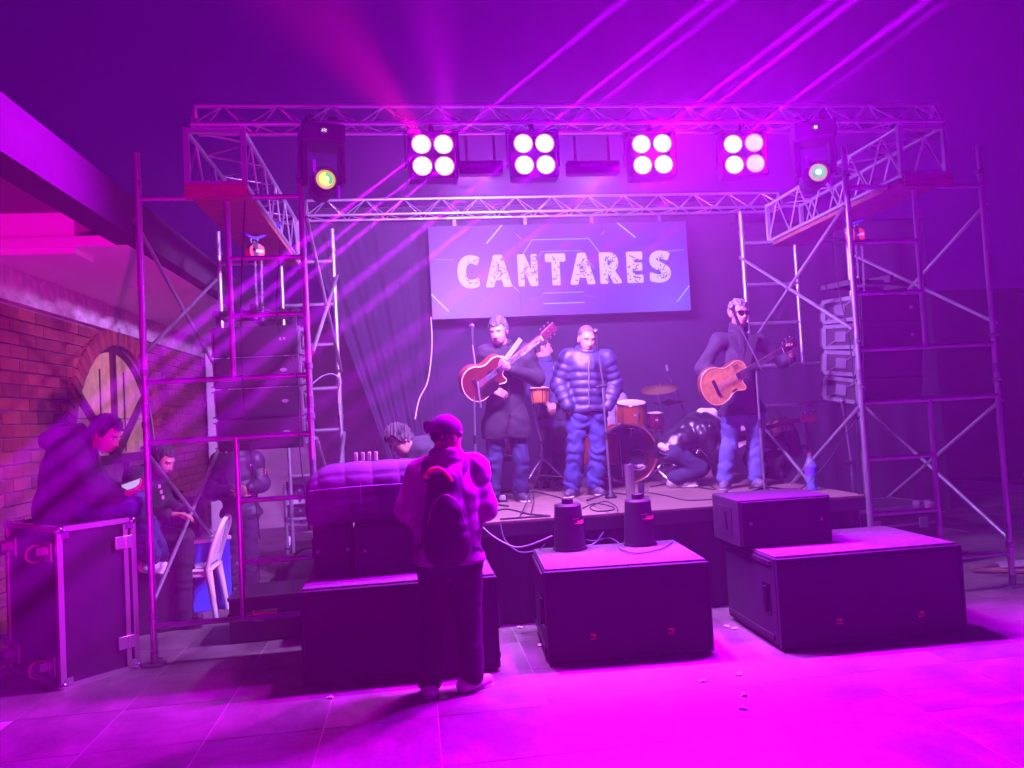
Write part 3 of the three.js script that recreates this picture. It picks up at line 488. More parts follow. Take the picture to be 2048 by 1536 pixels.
triTruss('back lighting truss above the screen', V(-1.1, 4.0, -8.98), V(4.72, 4.0, -8.98), .24, 26);
function boxTruss(label, x0, x1, zF, zR) {
  const t = thing('box_truss', label, 'truss', V((x0 + x1) / 2, boxBot, (zF + zR) / 2), 'box trusses on the towers'), r = .019;
  for (const x of [x0, x1]) for (const y of [boxBot, boxTop]) wpart(t, 'chord', bar(V(x, y, zF), V(x, y, zR), r, 10), mat.alu);
  const n = 5, L = (zR - zF) / n;
  for (const z of [zF, zR]) wpart(t, 'end_frame', [box(.035, boxTop - boxBot + .04, .035, x0, (boxTop + boxBot) / 2, z), box(.035, boxTop - boxBot + .04, .035, x1, (boxTop + boxBot) / 2, z), box(x1 - x0 - .036, .035, .034, (x0 + x1) / 2, boxTop, z), box(x1 - x0 - .036, .05, .034, (x0 + x1) / 2, boxBot, z)], mat.alu);
  for (let k = 0; k < n; k++) { const za = zF + L * k, zb = za + L / 2, zc = za + L;
    for (const x of [x0, x1]) { wpart(t, 'lattice', bar(V(x, boxBot, za), V(x, boxTop, zb), .0085, 5), mat.alu); wpart(t, 'lattice', bar(V(x, boxTop, zb), V(x, boxBot, zc), .0085, 5), mat.alu); }
    for (const y of [boxTop]) { wpart(t, 'lattice', bar(V(x0, y, za), V(x1, y, zb), .0085, 5), mat.alu); wpart(t, 'lattice', bar(V(x1, y, zb), V(x0, y, zc), .0085, 5), mat.alu); } }
  // timber boards under it
  const wm = M(0x8e6a52, .8, { map: tWood, bumpMap: tBump, bumpScale: .002 });
  for (let k = 0; k < 2; k++) wpart(t, 'plank', metreUV(new RoundedBoxGeometry((x1 - x0) / 2 + .01, .036, zF - zR - .04, 1, .004).translate(x0 + (x1 - x0) * (k ? .76 : .24), boxBot - .045, (zF + zR) / 2 - .01), 1.2), wm);
  wpart(t, 'end_board', metreUV(box(x1 - x0 + .02, .1, .03, (x0 + x1) / 2, boxBot - .055, zF + .035), 1.2), wm);
  return t;
}
boxTruss('box truss with timber boards lying on the left scaffold tower', -1.45, -1.07, -5.46, -7.98);
boxTruss('box truss with timber boards lying on the right scaffold tower', 3.86, 4.24, -5.46, -7.7);

// ---------------------------------------------------------------- chain hoists
function hoist(label, x, y, z, chains, turn) {
  const t = thing('chain_hoist', label, 'hoist', V(x, y, z), 'orange chain hoists', turn);
  part(t, 'drum_cover', [cyl(.062, .05, 0, 0, 0, 24).rotateX(Math.PI / 2).translate(0, 0, .045), cyl(.062, .05, 0, 0, 0, 24).rotateX(Math.PI / 2).translate(0, 0, -.045), rbox(.1, .1, .1, .015, .02, 0, 0)], mat.orange);
  part(t, 'gear_plate', [rbox(.05, .15, .145, .01, -.012, 0, 0), cyl(.012, .02, -.02, .01, .08, 10).rotateX(0)], mat.black);
  part(t, 'maker_plate', box(.06, .022, .003, .02, .0, .0725), mat.white);
  part(t, 'hook', [new THREE.TorusGeometry(.03, .008, 6, 18, 4.6).translate(0, .1, 0), cyl(.008, .06, 0, .07, 0, 8)], mat.tubeDark);
  part(t, 'sling', [tube([V(-.22, .24, -.1), V(-.1, .17, 0), V(0, .12, 0), V(.12, .18, 0), V(.2, .25, .1)], .014, 6)], M(0x3f3fae, .8));
  const link = new THREE.TorusGeometry(.0105, .0032, 5, 10).scale(.75, 1.25, 1);
  for (const [dx, dz, len] of chains) { const c = []; for (let k = 0; k * .019 < len; k++) { const g = link.clone(); if (k % 2) g.rotateY(Math.PI / 2); c.push(g.translate(dx + .008 * Math.sin(k * .16 + dx * 40) * Math.min(1, k * .03), -.07 - k * .019, dz)); } part(t, 'chain', c, mat.tubeDark); }
  part(t, 'load_hook', [bar(V(chains[0][0], -.07 - chains[0][2], 0), V(chains[0][0], -.14 - chains[0][2], 0), .012, 8), new THREE.TorusGeometry(.028, .008, 6, 16, 4.7).translate(chains[0][0], -.165 - chains[0][2], 0)], mat.tubeDark);
}
hoist('orange chain hoist hanging under the left box truss', -1.24, 3.06, -6.6, [[0, 0, .36], [.04, .03, .5], [.06, -.03, .46]], .5);
hoist('orange chain hoist hanging under the right box truss', 4.12, 3.06, -6.55, [[0, 0, .3], [.04, .03, .46], [-.05, -.03, .4]], -.2);

// ---------------------------------------------------------------- line arrays
const badge = canvasTex(128, 64, (g, W, H) => { g.fillStyle = '#0d0d10'; g.fillRect(0, 0, W, H); g.strokeStyle = '#d8d4e0'; g.lineWidth = 5; g.beginPath(); g.ellipse(64, 32, 56, 26, 0, 0, 7); g.stroke(); g.fillStyle = '#d8d4e0'; g.font = 'bold 30px sans-serif'; g.textAlign = 'center'; g.fillText('D·A·S', 64, 43); });
function lineArray(label, x, yTop, z, turn, w, open) {
  const t = thing('line_array', label, 'speaker', V(x, yTop - 1.02, z), 'hanging line arrays', turn), top = 1.02;
  part(t, 'bumper', [box(w + .02, .04, .05, 0, top + .1, .12), box(w + .02, .04, .05, 0, top + .1, -.2), box(.04, .05, .4, -w / 2 + .02, top + .1, -.04), box(.04, .05, .4, w / 2 - .02, top + .1, -.04), box(.05, .06, .5, 0, top + .13, -.04), box(.03, .14, .04, -w / 2 + .03, top + .03, .1), box(.03, .14, .04, w / 2 - .03, top + .03, .1)], mat.black);
  let y = top - .02, zo = 0;
  for (let k = 0; k < 4; k++) {
    const h = .245, cab = new THREE.Group(); const tilt = .03 + k * .045; zo -= Math.sin(tilt) * .12;
    const c = part(t, 'cabinet', (() => { const s = new THREE.Shape(); s.moveTo(-.28, -h * .36); s.lineTo(.18, -h / 2); s.lineTo(.18, h / 2); s.lineTo(-.28, h * .36); s.closePath(); return new THREE.ExtrudeGeometry(s, { depth: w, bevelEnabled: true, bevelSize: .004, bevelThickness: .004, bevelSegments: 1 }).rotateY(-Math.PI / 2).translate(w / 2, 0, 0); })(), mat.cabinet);
    c.position.set(0, y - h / 2, zo); c.rotation.x = tilt;
    part(c, 'grille', box(w - .03, h - .028, .01, 0, 0, .186), mat.grille);
    if (k < 2 || !open) part(c, 'badge', box(.056, .028, .002, w * .32, .012, .193), M(0xffffff, .5, { map: badge }));
    for (const sx of [-1, 1]) {
      const px = sx * (w / 2 + .012);
      part(c, 'rigging_plate', [box(.012, h - .02, .05, px, 0, .15), box(.012, h * .7, .05, px, 0, -.22), box(.012, .035, .4, px, h * .4, -.03), box(.012, .035, .4, px, -h * .4, -.03), bar(V(px, h * .4, .15), V(px, -h * .4, -.2), .008, 5)], mat.tubeDark);
      part(c, 'handle', [rbox(.008, .1, .12, .003, px + sx * .004, 0, -.03)], M(0x5a5660, .5, { metalness: .3 }));
      for (const sy of [-1, 1]) part(c, 'pin', bar(V(px, sy * h * .43, .15), V(px + sx * .03, sy * h * .43, .15), .007, 6), mat.chrome);
    }
    y -= h + .004;
  }
  return t;
}
lineArray('left hanging line array of four black speaker cabinets', -1.25, 2.46, -6.75, -.04, .68, false);
lineArray('right hanging line array with open rigging on its side', 4.42, 2.54, -6.8, .33, .84, true);

// ---------------------------------------------------------------- led screen
{
  const TL = oz(856, 456, -9.06), BR = oz(1382, 618, -9.06), w = BR.x - TL.x, h = TL.y - BR.y + .03, c = V((TL.x + BR.x) / 2, (TL.y + BR.y) / 2, -9.06);
  const t = thing('led_screen', 'wide violet led screen showing the word CANTARES', 'screen', c); t.rotation.z = -.002;
  const img = canvasTex(2048, 728, (g, W, H) => {
    const bg = g.createLinearGradient(0, 0, W * .4, H); bg.addColorStop(0, '#4a0cbc'); bg.addColorStop(.45, '#4212cc'); bg.addColorStop(1, '#5532e6'); g.fillStyle = bg; g.fillRect(0, 0, W, H);
    const rg = g.createRadialGradient(W * .5, H * .55, 40, W * .5, H * .55, W * .45); rg.addColorStop(0, 'rgba(70,20,170,.6)'); rg.addColorStop(1, 'rgba(70,20,170,0)'); g.fillStyle = rg; g.fillRect(0, 0, W, H);
    const rr = g.createRadialGradient(W * .92, H * .95, 20, W * .92, H * .95, W * .4); rr.addColorStop(0, 'rgba(130,140,255,.75)'); rr.addColorStop(1, 'rgba(120,120,255,0)'); g.fillStyle = rr; g.fillRect(0, 0, W, H);
    const r2 = g.createRadialGradient(W * .05, H * .95, 20, W * .05, H * .95, W * .3); r2.addColorStop(0, 'rgba(80,110,255,.75)'); r2.addColorStop(1, 'rgba(80,110,255,0)'); g.fillStyle = r2; g.fillRect(0, 0, W, H);
    g.globalAlpha = .12; for (let i = 0; i < 90; i++) { g.strokeStyle = i % 3 ? '#a070ff' : '#ff60e0'; g.lineWidth = 2 + (i * 7) % 9; const x = (i * 173) % W, y = (i * 97) % H, L = 80 + (i * 37) % 260; g.beginPath(); g.moveTo(x, y); g.lineTo(x + L * .8, y + L * (i % 2 ? .75 : -.75)); g.stroke(); } g.globalAlpha = 1;
    const line = (x0, y0, x1, y1, w, c) => { g.strokeStyle = c; g.lineWidth = w; g.beginPath(); g.moveTo(x0 * W, y0 * H); g.lineTo(x1 * W, y1 * H); g.stroke(); }, neon = (x0, y0, x1, y1, w = 10) => { line(x0, y0, x1, y1, w * 3, 'rgba(60,120,255,.45)'); line(x0, y0, x1, y1, w, '#7fdcff'); line(x0, y0, x1, y1, w * .45, '#e8fbff'); };
    neon(.278, 0, .215, .2); neon(.725, 0, .795, .17); neon(0, .73, .062, .92); neon(1, .72, .945, .9); neon(.42, .87, .58, .87, 6); neon(.42, .755, .58, .755, 4);
    for (const [a, b, l] of [[.37, .33, 7], [.43, .4, 4]]) { const y0 = a === .37 ? .17 : .3, dx = a === .37 ? .11 : .075, y1 = y0 + .2; neon(.5 - dx, y0, .5 + dx, y0, l * .7); neon(.5 - dx, y0, .5 - dx - .05, y1, l * .7); neon(.5 + dx, y0, .5 + dx + .05, y1, l * .7); }
    neon(.295, .63, .33, .73, 4); neon(.69, .66, .72, .58, 3); line(.02, .36, .09, .365, 4, '#9ac0ff'); line(.91, .33, .985, .32, 5, '#a8d0ff'); line(.33, .1, .35, .16, 5, '#ff8af0'); line(.66, .13, .675, .09, 5, '#ff8af0'); line(.37, .82, .42, .79, 3, '#9a80ff'); line(.63, .82, .58, .79, 3, '#9a80ff'); line(.06, .74, .14, .6, 3, '#7a60ff'); line(.9, .6, .96, .72, 3, '#8a70ff');
    // the word, heavy and worn
    g.fillStyle = '#f7ecff'; g.strokeStyle = '#f7ecff'; g.lineJoin = 'round'; g.lineWidth = 26; g.font = 'bold 300px sans-serif'; g.textAlign = 'center'; g.textBaseline = 'alphabetic';
    const word = 'CANTARES', xs = [.142, .255, .367, .475, .578, .682, .783, .885];
    for (let i = 0; i < 8; i++) { g.save(); g.translate(xs[i] * W, H * .655); const mw = g.measureText(word[i]).width; g.scale(Math.min(188, i === 3 ? 150 : i === 6 ? 150 : 176) / mw, 1.06); g.strokeText(word[i], 0, 0); g.fillText(word[i], 0, 0); g.restore(); }
    let sd = 5; const rr_ = () => (sd = (sd * 16807) % 2147483647) / 2147483647; g.strokeStyle = '#3a1a9a';
    for (const cx of [.15, .17, .245, .262, .275, .36, .395, .4, .475, .57, .585, .598, .675, .7, .775, .79, .885, .9]) for (let k = 0; k < 13; k++) { const x = (cx + (rr_() - .5) * .028) * W, y = H * (.36 + rr_() * .28); g.lineWidth = 2 + rr_() * 5; g.beginPath(); g.moveTo(x, y); g.lineTo(x + (rr_() - .5) * 34, y + (rr_() - .5) * 34); g.lineTo(x + (rr_() - .5) * 44, y + (rr_() - .5) * 40); g.stroke(); }
    g.globalAlpha = .1; g.strokeStyle = '#10002a'; g.lineWidth = 2; for (let x = 0; x < W; x += 8) { g.beginPath(); g.moveTo(x, 0); g.lineTo(x, H); g.stroke(); } for (let y = 0; y < H; y += 8) { g.beginPath(); g.moveTo(0, y); g.lineTo(W, y); g.stroke(); } g.globalAlpha = 1;
  });
  const m = 6, n = 2;
  for (let i = 0; i < 3; i++) { const cab = part(t, 'cabinet', rbox(w / 3 - .003, h, .09, .006, -w / 2 + w / 3 * (i + .5), 0, -.048), mat.black);
    const g = new THREE.BoxGeometry(w / 3 - .002, h - .004, .006).translate(-w / 2 + w / 3 * (i + .5), 0, .002), uv = g.attributes.uv, p = g.attributes.position; for (let k = 0; k < uv.count; k++) uv.setXY(k, (p.getX(k) + w / 2) / w, (p.getY(k) + h / 2) / h);
    part(cab, 'display', g, M(0x050508, .5, { emissive: 0xffffff, emissiveIntensity: .68, emissiveMap: img })); }
  part(t, 'hanger', [-.4, -.13, .13, .4].map(k => box(.04, .1, .02, w * k, h / 2 + .05, -.05)), mat.tubeDark);
  const L = new THREE.RectAreaLight(new THREE.Color(.42, .26, 1), 1.3, w, h); L.position.set(c.x, c.y, c.z + .03); L.lookAt(c.x, c.y, 0); scene.add(L);
}
// thin cables that hang from the trusses
function cable(label, pts, r, m = mat.rubber, g = 'cables') { const t = thing('cable', label, 'cable', pts[pts.length - 1].clone(), g); wpart(t, 'lead', tube(pts, r, 5, pts.length * 8), m); return t; }
cable('thin pale cable hanging from the left end of the screen', [oz(862, 634, -8.95), oz(864, 690, -8.9), oz(856, 760, -8.8), oz(838, 800, -8.5), oz(830, 838, -8.3)], .006, mat.white);
cable('thin dark cable dropping from the right box truss past the array', [oz(1668, 460, -6.6), oz(1675, 560, -6.3), oz(1700, 690, -5.9), oz(1712, 820, -5.75), oz(1718, 990, -5.72)], .005);
cable('dark cable loop tied to the left tower front frame', [oz(560, 480, -5.7), oz(556, 650, -5.62), oz(592, 740, -5.6), oz(600, 900, -5.6), oz(618, 1060, -5.6)], .005);
cable('thin cable hanging down the inner post of the left tower', [oz(490, 400, -5.6), oz(482, 620, -5.6), oz(486, 780, -5.62), oz(498, 880, -6.3), oz(520, 1080, -6.6)], .005);
cable('pale cord tied to the rear post of the left tower', [oz(620, 772, -7.9), oz(645, 752, -7.9), oz(664, 748, -7.9), oz(680, 758, -7.9), oz(677, 790, -7.9), oz(683, 860, -7.9)], .006, M(0x9a90b8, .6));
cable('cable run from the right tower down to the deck', [oz(1722, 830, -5.7), oz(1690, 870, -5.9), oz(1650, 930, -6.2), oz(1600, 982, -6.3).setY(.81), oz(1560, 990, -6.1).setY(.808)], .006);
// ---------------------------------------------------------------- subwoofers and boxes in front of the stage
const logo = canvasTex(64, 64, (g) => { g.fillStyle = '#150a10'; g.fillRect(0, 0, 64, 64); g.strokeStyle = '#d8584a'; g.lineWidth = 5; g.strokeRect(4, 4, 56, 56); g.fillStyle = '#d8584a'; g.beginPath(); g.moveTo(4, 4); g.lineTo(60, 4); g.lineTo(60, 46); g.quadraticCurveTo(44, 20, 4, 10); g.fill(); g.fillStyle = '#150a10'; g.beginPath(); g.arc(48, 14, 5, 0, 7); g.fill(); g.fillStyle = '#d8584a'; for (let k = 0; k < 6; k++) g.fillRect(9 + k * 8, 52, 5, 6); });
const logoMat = M(0xffffff, .6, { map: logo });
const litTopMat = M(0x5a5456, .8, { map: tScuff, bumpMap: tBump, bumpScale: .002 });  // black tops coloured lighter than the cabinet for the light falling on them
function sub(label, x, z, w, d, h, turn, logos, handles = true) {
  const t = thing('subwoofer', label, 'speaker', V(x, .02, z), 'subwoofers on the floor', turn);
  part(t, 'cabinet', [metreUV(rbox(w, h - .02, d - .03, .014, 0, h / 2, -.015), 1.3)], mat.cabinet);
  part(t, 'top_panel', metreUV(rbox(w - .02, .012, d - .05, .004, 0, h - .006, -.015), 1.1), litTopMat);
  part(t, 'grille', rbox(w - .03, h - .06, .024, .006, 0, h / 2 - .004, d / 2 - .016), mat.grille);
  part(t, 'trim', [box(w - .002, .014, .03, 0, h - .02, d / 2 - .014), box(w - .002, .02, .03, 0, .02, d / 2 - .014), box(.014, h - .05, .03, -w / 2 + .008, h / 2, d / 2 - .014), box(.014, h - .05, .03, w / 2 - .008, h / 2, d / 2 - .014)], mat.black);
  for (const lx of logos) part(t, 'maker_logo', box(.036, .036, .003, lx, .15, d / 2 - .002), logoMat);
  for (const s of [-1, 1]) for (const fx of [-.36, .36]) part(t, 'runner', box(.05, .022, d - .1, fx * w, -.008, -.02), mat.rubber);
  if (handles) for (const s of [-1, 1]) { part(t, 'handle_recess', [box(.006, .2, .11, s * (w / 2 + .002), h * .5, d * .3)], mat.blackGloss); part(t, 'handle', [bar(V(s * (w / 2 + .012), h * .36, d * .3), V(s * (w / 2 + .012), h * .64, d * .3), .012, 8)], mat.black);
    for (const y of [h - .05, .06]) part(t, 'edge_rail', box(.014, .03, d - .12, s * (w / 2 + .005), y, -.02), mat.black); }
  return t;
}
sub('left subwoofer behind the capped man, boxes stacked on it', -.13, -5.24, 1.2, .82, .58, 0, []);
sub('middle subwoofer carrying two spark machines', 1.33, -5.2, 1.06, .82, .58, -.07, [-.24, .26]);
sub('right subwoofer with a smaller speaker lying on top', 2.87, -5.06, 1.27, .84, .58, -.01, [-.24, .32]);
function smallBox(label, x, y, z, w, h, d, turn) {
  const t = thing('fill_speaker', label, 'speaker', V(x, y, z), 'small speakers stacked on the subwoofers', turn);
  part(t, 'cabinet', metreUV(rbox(w, h, d, .012, 0, h / 2, 0), 1.4), mat.cabinet); part(t, 'grille', rbox(w - .03, h - .03, .016, .005, 0, h / 2, d / 2 + .002), mat.grille);
  for (const s of [-1, 1]) part(t, 'side_plate', [box(.006, h * .6, d * .5, s * (w / 2 + .002), h / 2, 0), bar(V(s * (w / 2 + .014), h * .3, .04), V(s * (w / 2 + .014), h * .7, .04), .008, 6)], mat.black);
  for (const s of [-1, 1]) part(t, 'badge', box(.02, .02, .002, s * w * .38, h * .5, d / 2 + .012), M(0x5a5058, .5));
  return t;
}
smallBox('small speaker on the left subwoofer next to the capped man', -.13, .603, -5.36, .58, .325, .5, .02);
smallBox('narrow dark speaker at the outer end of the left subwoofer', -.57, .603, -5.42, .25, .325, .42, .05);
smallBox('small speaker lying on the right subwoofer', 2.5, .603, -5.26, .66, .325, .5, -.03);
{ // speaker wrapped in a quilted cover
  const t = thing('covered_speaker', 'rounded speaker wrapped in a quilted grey cover on the stacked boxes', 'speaker', V(-.26, .93, -5.38)), n = 100, m = 50, P = [], I = [];
  const w = .46, h = .39, dp = .26, sec = (a) => { const c = Math.cos(a), s = Math.sin(a), e = 3.2; const k = Math.pow(Math.pow(Math.abs(c), e) + Math.pow(Math.abs(s), e), -1 / e); return [c * k, s * k]; };
  for (let i = 0; i <= n; i++) for (let j = 0; j <= m * 2; j++) {
    const u = -1 + 2 * i / n, sh = Math.pow(1 - Math.pow(Math.abs(u), 5), .35), [cz, cy] = sec(j / (m * 2) * 6.2832);
    const q = .016 * Math.pow(Math.abs(Math.sin(u * 8.2 + .5 * cy) * Math.sin(j / (m * 2) * 6.283 * 5)), .35) - .01 * (fbm(u * .5 + .5, j / (m * 2), 6, 8, 3) - .5) * 2 - .012 * Math.max(0, 1 - Math.abs(cy + .1) * 12);
    P.push(u * w, h / 2 + (cy * h / 2 + Math.sign(cy) * q * .7) * lerp(.86, 1, sh) * (cy > 0 ? sh : 1), (cz * (dp + q)) * lerp(.7, 1, sh) + (cy < 0 ? .01 : 0));
    if (i < n && j < m * 2) { const a = i * (m * 2 + 1) + j; I.push(a, a + 1, a + m * 2 + 1, a + 1, a + m * 2 + 2, a + m * 2 + 1); }
  }
  const g = new THREE.BufferGeometry(); g.setAttribute('position', new THREE.Float32BufferAttribute(P, 3)); g.setIndex(I); g.computeVertexNormals(); const uv = new Float32Array(P.length / 3 * 2); for (let i = 0; i < uv.length / 2; i++) { uv[2 * i] = P[3 * i] * 3; uv[2 * i + 1] = P[3 * i + 1] * 3; } g.setAttribute('uv', new THREE.BufferAttribute(uv, 2));
  part(t, 'quilted_cover', g, M(0x3b3944, .9, { bumpMap: tCloth, bumpScale: .003, side: THREE.DoubleSide }));
  part(t, 'piping', [tube([V(-.42, .24, .268), V(-.2, .248, .276), V(.05, .25, .276), V(.3, .246, .274), V(.43, .24, .268)], .005, 5), tube([V(-.1, .1, .272), V(-.095, .25, .276), V(-.1, .385, .15), V(-.1, .392, -.1)], .004, 5)], M(0x5a5666, .8));
  part(t, 'label_light', box(.022, .034, .003, -.2, .13, .268), M(0x223322, .4, { emissive: new THREE.Color(.5, 1, .72), emissiveIntensity: .8 }));
}
for (const [i, x] of [[0, 712], [1, 726], [2, 739], [3, 752]]) { const b = oz(x, 919, -5.62), t = thing('receiver_pack', ['first', 'second', 'third', 'fourth'][i] + ' upright white radio pack on the quilted cover, counted from the left', 'radio pack', V(b.x, 1.318, b.z), 'row of white radio packs'); part(t, 'case', rbox(.024, .062, .02, .004, 0, .031, 0), M(0xe9d6cf, .5)); part(t, 'antenna', cyl(.002, .03, .006, .076, 0, 6), mat.black); }
// spark machines on the middle subwoofer
function spark(label, px, py, turn) {
  const b = oy(px, py, .603), t = thing('spark_machine', label, 'spark machine', b, 'spark machines on the middle subwoofer', turn);
  part(t, 'body', new THREE.CylinderGeometry(.098, .118, .3, 8).translate(0, .165, 0), mat.black); part(t, 'foot_ring', new THREE.CylinderGeometry(.126, .126, .016, 8).translate(0, .008, 0), mat.rubber);
  part(t, 'top_plate', new THREE.CylinderGeometry(.09, .1, .014, 8).translate(0, .32, 0), M(0x1a1418, .6)); part(t, 'nozzle', [cyl(.042, .034, 0, .343, 0, 20), new THREE.TorusGeometry(.036, .006, 6, 20).rotateX(Math.PI / 2).translate(0, .36, 0)], mat.black);
  const m = M(0xffffff, .6, { map: canvasTex(256, 96, (g, W, H) => { g.fillStyle = '#0d0d0f'; g.fillRect(0, 0, W, H); g.strokeStyle = '#d85a6a'; g.lineWidth = 4; g.beginPath(); g.moveTo(0, 18); g.lineTo(96, 18); g.stroke(); g.fillStyle = '#d85a6a'; g.beginPath(); g.moveTo(0, 72); g.lineTo(120, 62); g.lineTo(250, 78); g.lineTo(110, 90); g.closePath(); g.fill(); g.strokeStyle = '#e07a86'; g.lineWidth = 5; g.beginPath(); g.moveTo(60, 60); for (let k = 0; k < 12; k++) g.quadraticCurveTo(66 + k * 14, k % 3 ? 34 : 20, 74 + k * 14, 62); g.stroke(); }) });
  const lb = new THREE.CylinderGeometry(.1075, .1095, .055, 8, 1, true, -.3, 1.45); part(t, 'sticker', lb.translate(0, .21, 0), m);
}
spark('left spark machine standing on the middle subwoofer', 1140, 1098, .39);
spark('right spark machine standing on the middle subwoofer', 1280, 1088, .2);

// ---------------------------------------------------------------- microphones on stands
function micStand(label, mlabel, base, elbow, tip, end, round = true) {
  const t = thing('mic_stand', label, 'mic stand', base, 'microphone stands'), d = tip.clone().sub(elbow).normalize();
  if (round) wpart(t, 'base', lathe([[.001, .07], [.02, .07], [.03, .04], [.05, .02], [.055, 0], [.001, 0]], 20).translate(base.x, base.y, base.z), mat.black);
  for (const a of [.5, 2.6, 4.7]) wpart(t, 'leg', bar(base.clone().add(V(0, .05, 0)), base.clone().add(V(Math.cos(a) * .3, .012, Math.sin(a) * .3)), .009, 7), mat.black);
  wpart(t, 'pole', [bar(base.clone().add(V(0, .04, 0)), base.clone().lerp(elbow, .55), .0115, 10), bar(base.clone().lerp(elbow, .55), elbow, .009, 10)], mat.tubeDark);
  wpart(t, 'clutch', bar(base.clone().lerp(elbow, .52), base.clone().lerp(elbow, .59), .018, 10), mat.black);
  wpart(t, 'boom', bar(end, tip, .0075, 8), mat.tubeDark);
  wpart(t, 'boom_joint', [bar(elbow.clone().add(V(-.035, 0, 0)), elbow.clone().add(V(.035, 0, 0)), .016, 10), bar(elbow.clone().add(V(-.06, -.008, .01)), elbow.clone().add(V(-.035, -.004, .01)), .011, 8)], mat.black);
  wpart(t, 'clip', bar(tip, tip.clone().addScaledVector(d, .04), .016, 8), mat.black);
  const m = thing('microphone', mlabel, 'microphone', tip, 'vocal microphones'), h = tip.clone().addScaledVector(d, .15);
  wpart(m, 'handle', bar(tip.clone().addScaledVector(d, .01), h, .0115, 12, .018), M(0x2a2a30, .45, { metalness: .3 }));
  const head = wpart(m, 'grille', [ball(.026, 0, 0, 0, 16, 12).translate(h.x + d.x * .016, h.y + d.y * .016, h.z + d.z * .016)], M(0x55535c, .4, { metalness: .7, bumpMap: tCloth, bumpScale: .002 }));
  wpart(m, 'band', bar(h.clone().addScaledVector(d, .012), h.clone().addScaledVector(d, .019), .0268, 16), mat.chrome);
}
{ const z = -6.72; micStand('left microphone stand in front of the coat-wearing guitarist', 'left vocal microphone beside the guitarist in the long coat', oz(952, 1000, z).setY(SY), oz(948, 770, z), oz(945, 690, z), oz(962, 815, z + .06)); }
{ const b = oy(1222, 996, SY); micStand('middle microphone stand before the man in the puffer jacket', 'middle vocal microphone before the face above the puffer jacket', b, oz(1205, 772, b.z), oz(1196, 700, b.z + .06), oz(1212, 805, b.z - .02)); }
{ const b = oy(1530, 985, SY); micStand('right microphone stand with slanted boom before the natural guitar', 'right vocal microphone before the guitarist in sunglasses', b, oz(1512, 738, b.z), oz(1478, 650, b.z + .03), oz(1530, 752, b.z - .02)); }
{ const b = oz(1708, 985, -6.4).setY(SY - .8); micStand('empty stand leaning beside the right scaffold tower', 'small microphone parked on the stand by the right tower', V(b.x, 0, b.z), oz(1702, 925, -6.4), oz(1690, 840, -6.4), oz(1706, 950, -6.4)); }

// ---------------------------------------------------------------- drums
const maple = M(0xb8742e, .3, { map: rep(tWood, 1, 2) }), hoopMat = mat.chrome;
const kick = oy(1262, 968, SY);
{
  const R = .305, t = thing('bass_drum', 'bass drum with black front head and dark round port', 'drum', V(kick.x, SY, kick.z)), y = R + .012;
  part(t, 'shell', new THREE.CylinderGeometry(R - .012, R - .012, .4, 40, 1, true).rotateX(Math.PI / 2).translate(0, y, -.22), M(0x7a3f20, .35, { map: tWood, side: THREE.DoubleSide }));
  for (const z of [-.02, -.42]) part(t, 'hoop', new THREE.TorusGeometry(R, .014, 8, 48).scale(1, 1, 1.6).translate(0, y, z), M(0x8a4a28, .3));
  part(t, 'rim_edge', new THREE.TorusGeometry(R + .006, .005, 6, 48).translate(0, y, .004), mat.chrome);
  const s = new THREE.Shape(); s.absarc(0, 0, R - .012, 0, 6.2832, false); const hole = new THREE.Path(); hole.absarc(.1, -.06, .1, 0, 6.2832, true); s.holes.push(hole);
  const g = new THREE.ExtrudeGeometry(s, { depth: .003, bevelEnabled: false, curveSegments: 40 }), uv = g.attributes.uv, p = g.attributes.position; for (let i = 0; i < uv.count; i++) uv.setXY(i, p.getX(i) / (2 * R) + .5, p.getY(i) / (2 * R) + .5);
  part(t, 'front_head', g.translate(0, y, -.03), M(0xffffff, .35, { map: canvasTex(512, 512, (c, W) => { c.fillStyle = '#121016'; c.fillRect(0, 0, W, W); c.strokeStyle = '#4a4260'; c.lineWidth = 4; c.strokeRect(150, 30, 70, 130); c.beginPath(); c.moveTo(90, 210); c.lineTo(170, 190); c.lineTo(240, 220); c.lineTo(200, 300); c.lineTo(120, 300); c.closePath(); c.stroke(); c.beginPath(); c.moveTo(110, 260); c.lineTo(220, 250); c.stroke(); c.strokeStyle = '#c8c4e0'; c.lineWidth = 6; c.beginPath(); c.ellipse(268, 462, 62, 22, 0, 0, 7); c.stroke(); c.fillStyle = '#c8c4e0'; for (let k = 0; k < 5; k++) c.fillRect(230 + k * 16, 452, 11, 20); }) }));
  part(t, 'port_ring', new THREE.TorusGeometry(.1, .008, 6, 32).translate(.1, y - .06, -.024), mat.blackGloss);
  part(t, 'batter_head', cyl(R - .012, .003, 0, 0, 0, 40).rotateX(Math.PI / 2).translate(0, y, -.41), M(0x1a181c, .5));
  part(t, 'pillow', rbox(.2, .06, .12, .025, .1, y - .16, -.12), M(0xc7b4c8, .9));
  for (let k = 0; k < 8; k++) { const a = k / 8 * 6.283 + .2, c = Math.cos(a), n = Math.sin(a); part(t, 'lug', [bar(V(c * (R + .012), y + n * (R + .012), -.02), V(c * (R + .012), y + n * (R + .012), -.42), .005, 5), bar(V(c * (R + .016), y + n * (R + .016), .004), V(c * (R + .016), y + n * (R + .016), -.07), .012, 6)], mat.chrome); }
  for (const s of [-1, 1]) part(t, 'spur', bar(V(s * .26, .22, -.14), V(s * .4, .012, .02), .01, 7), mat.chrome);
}
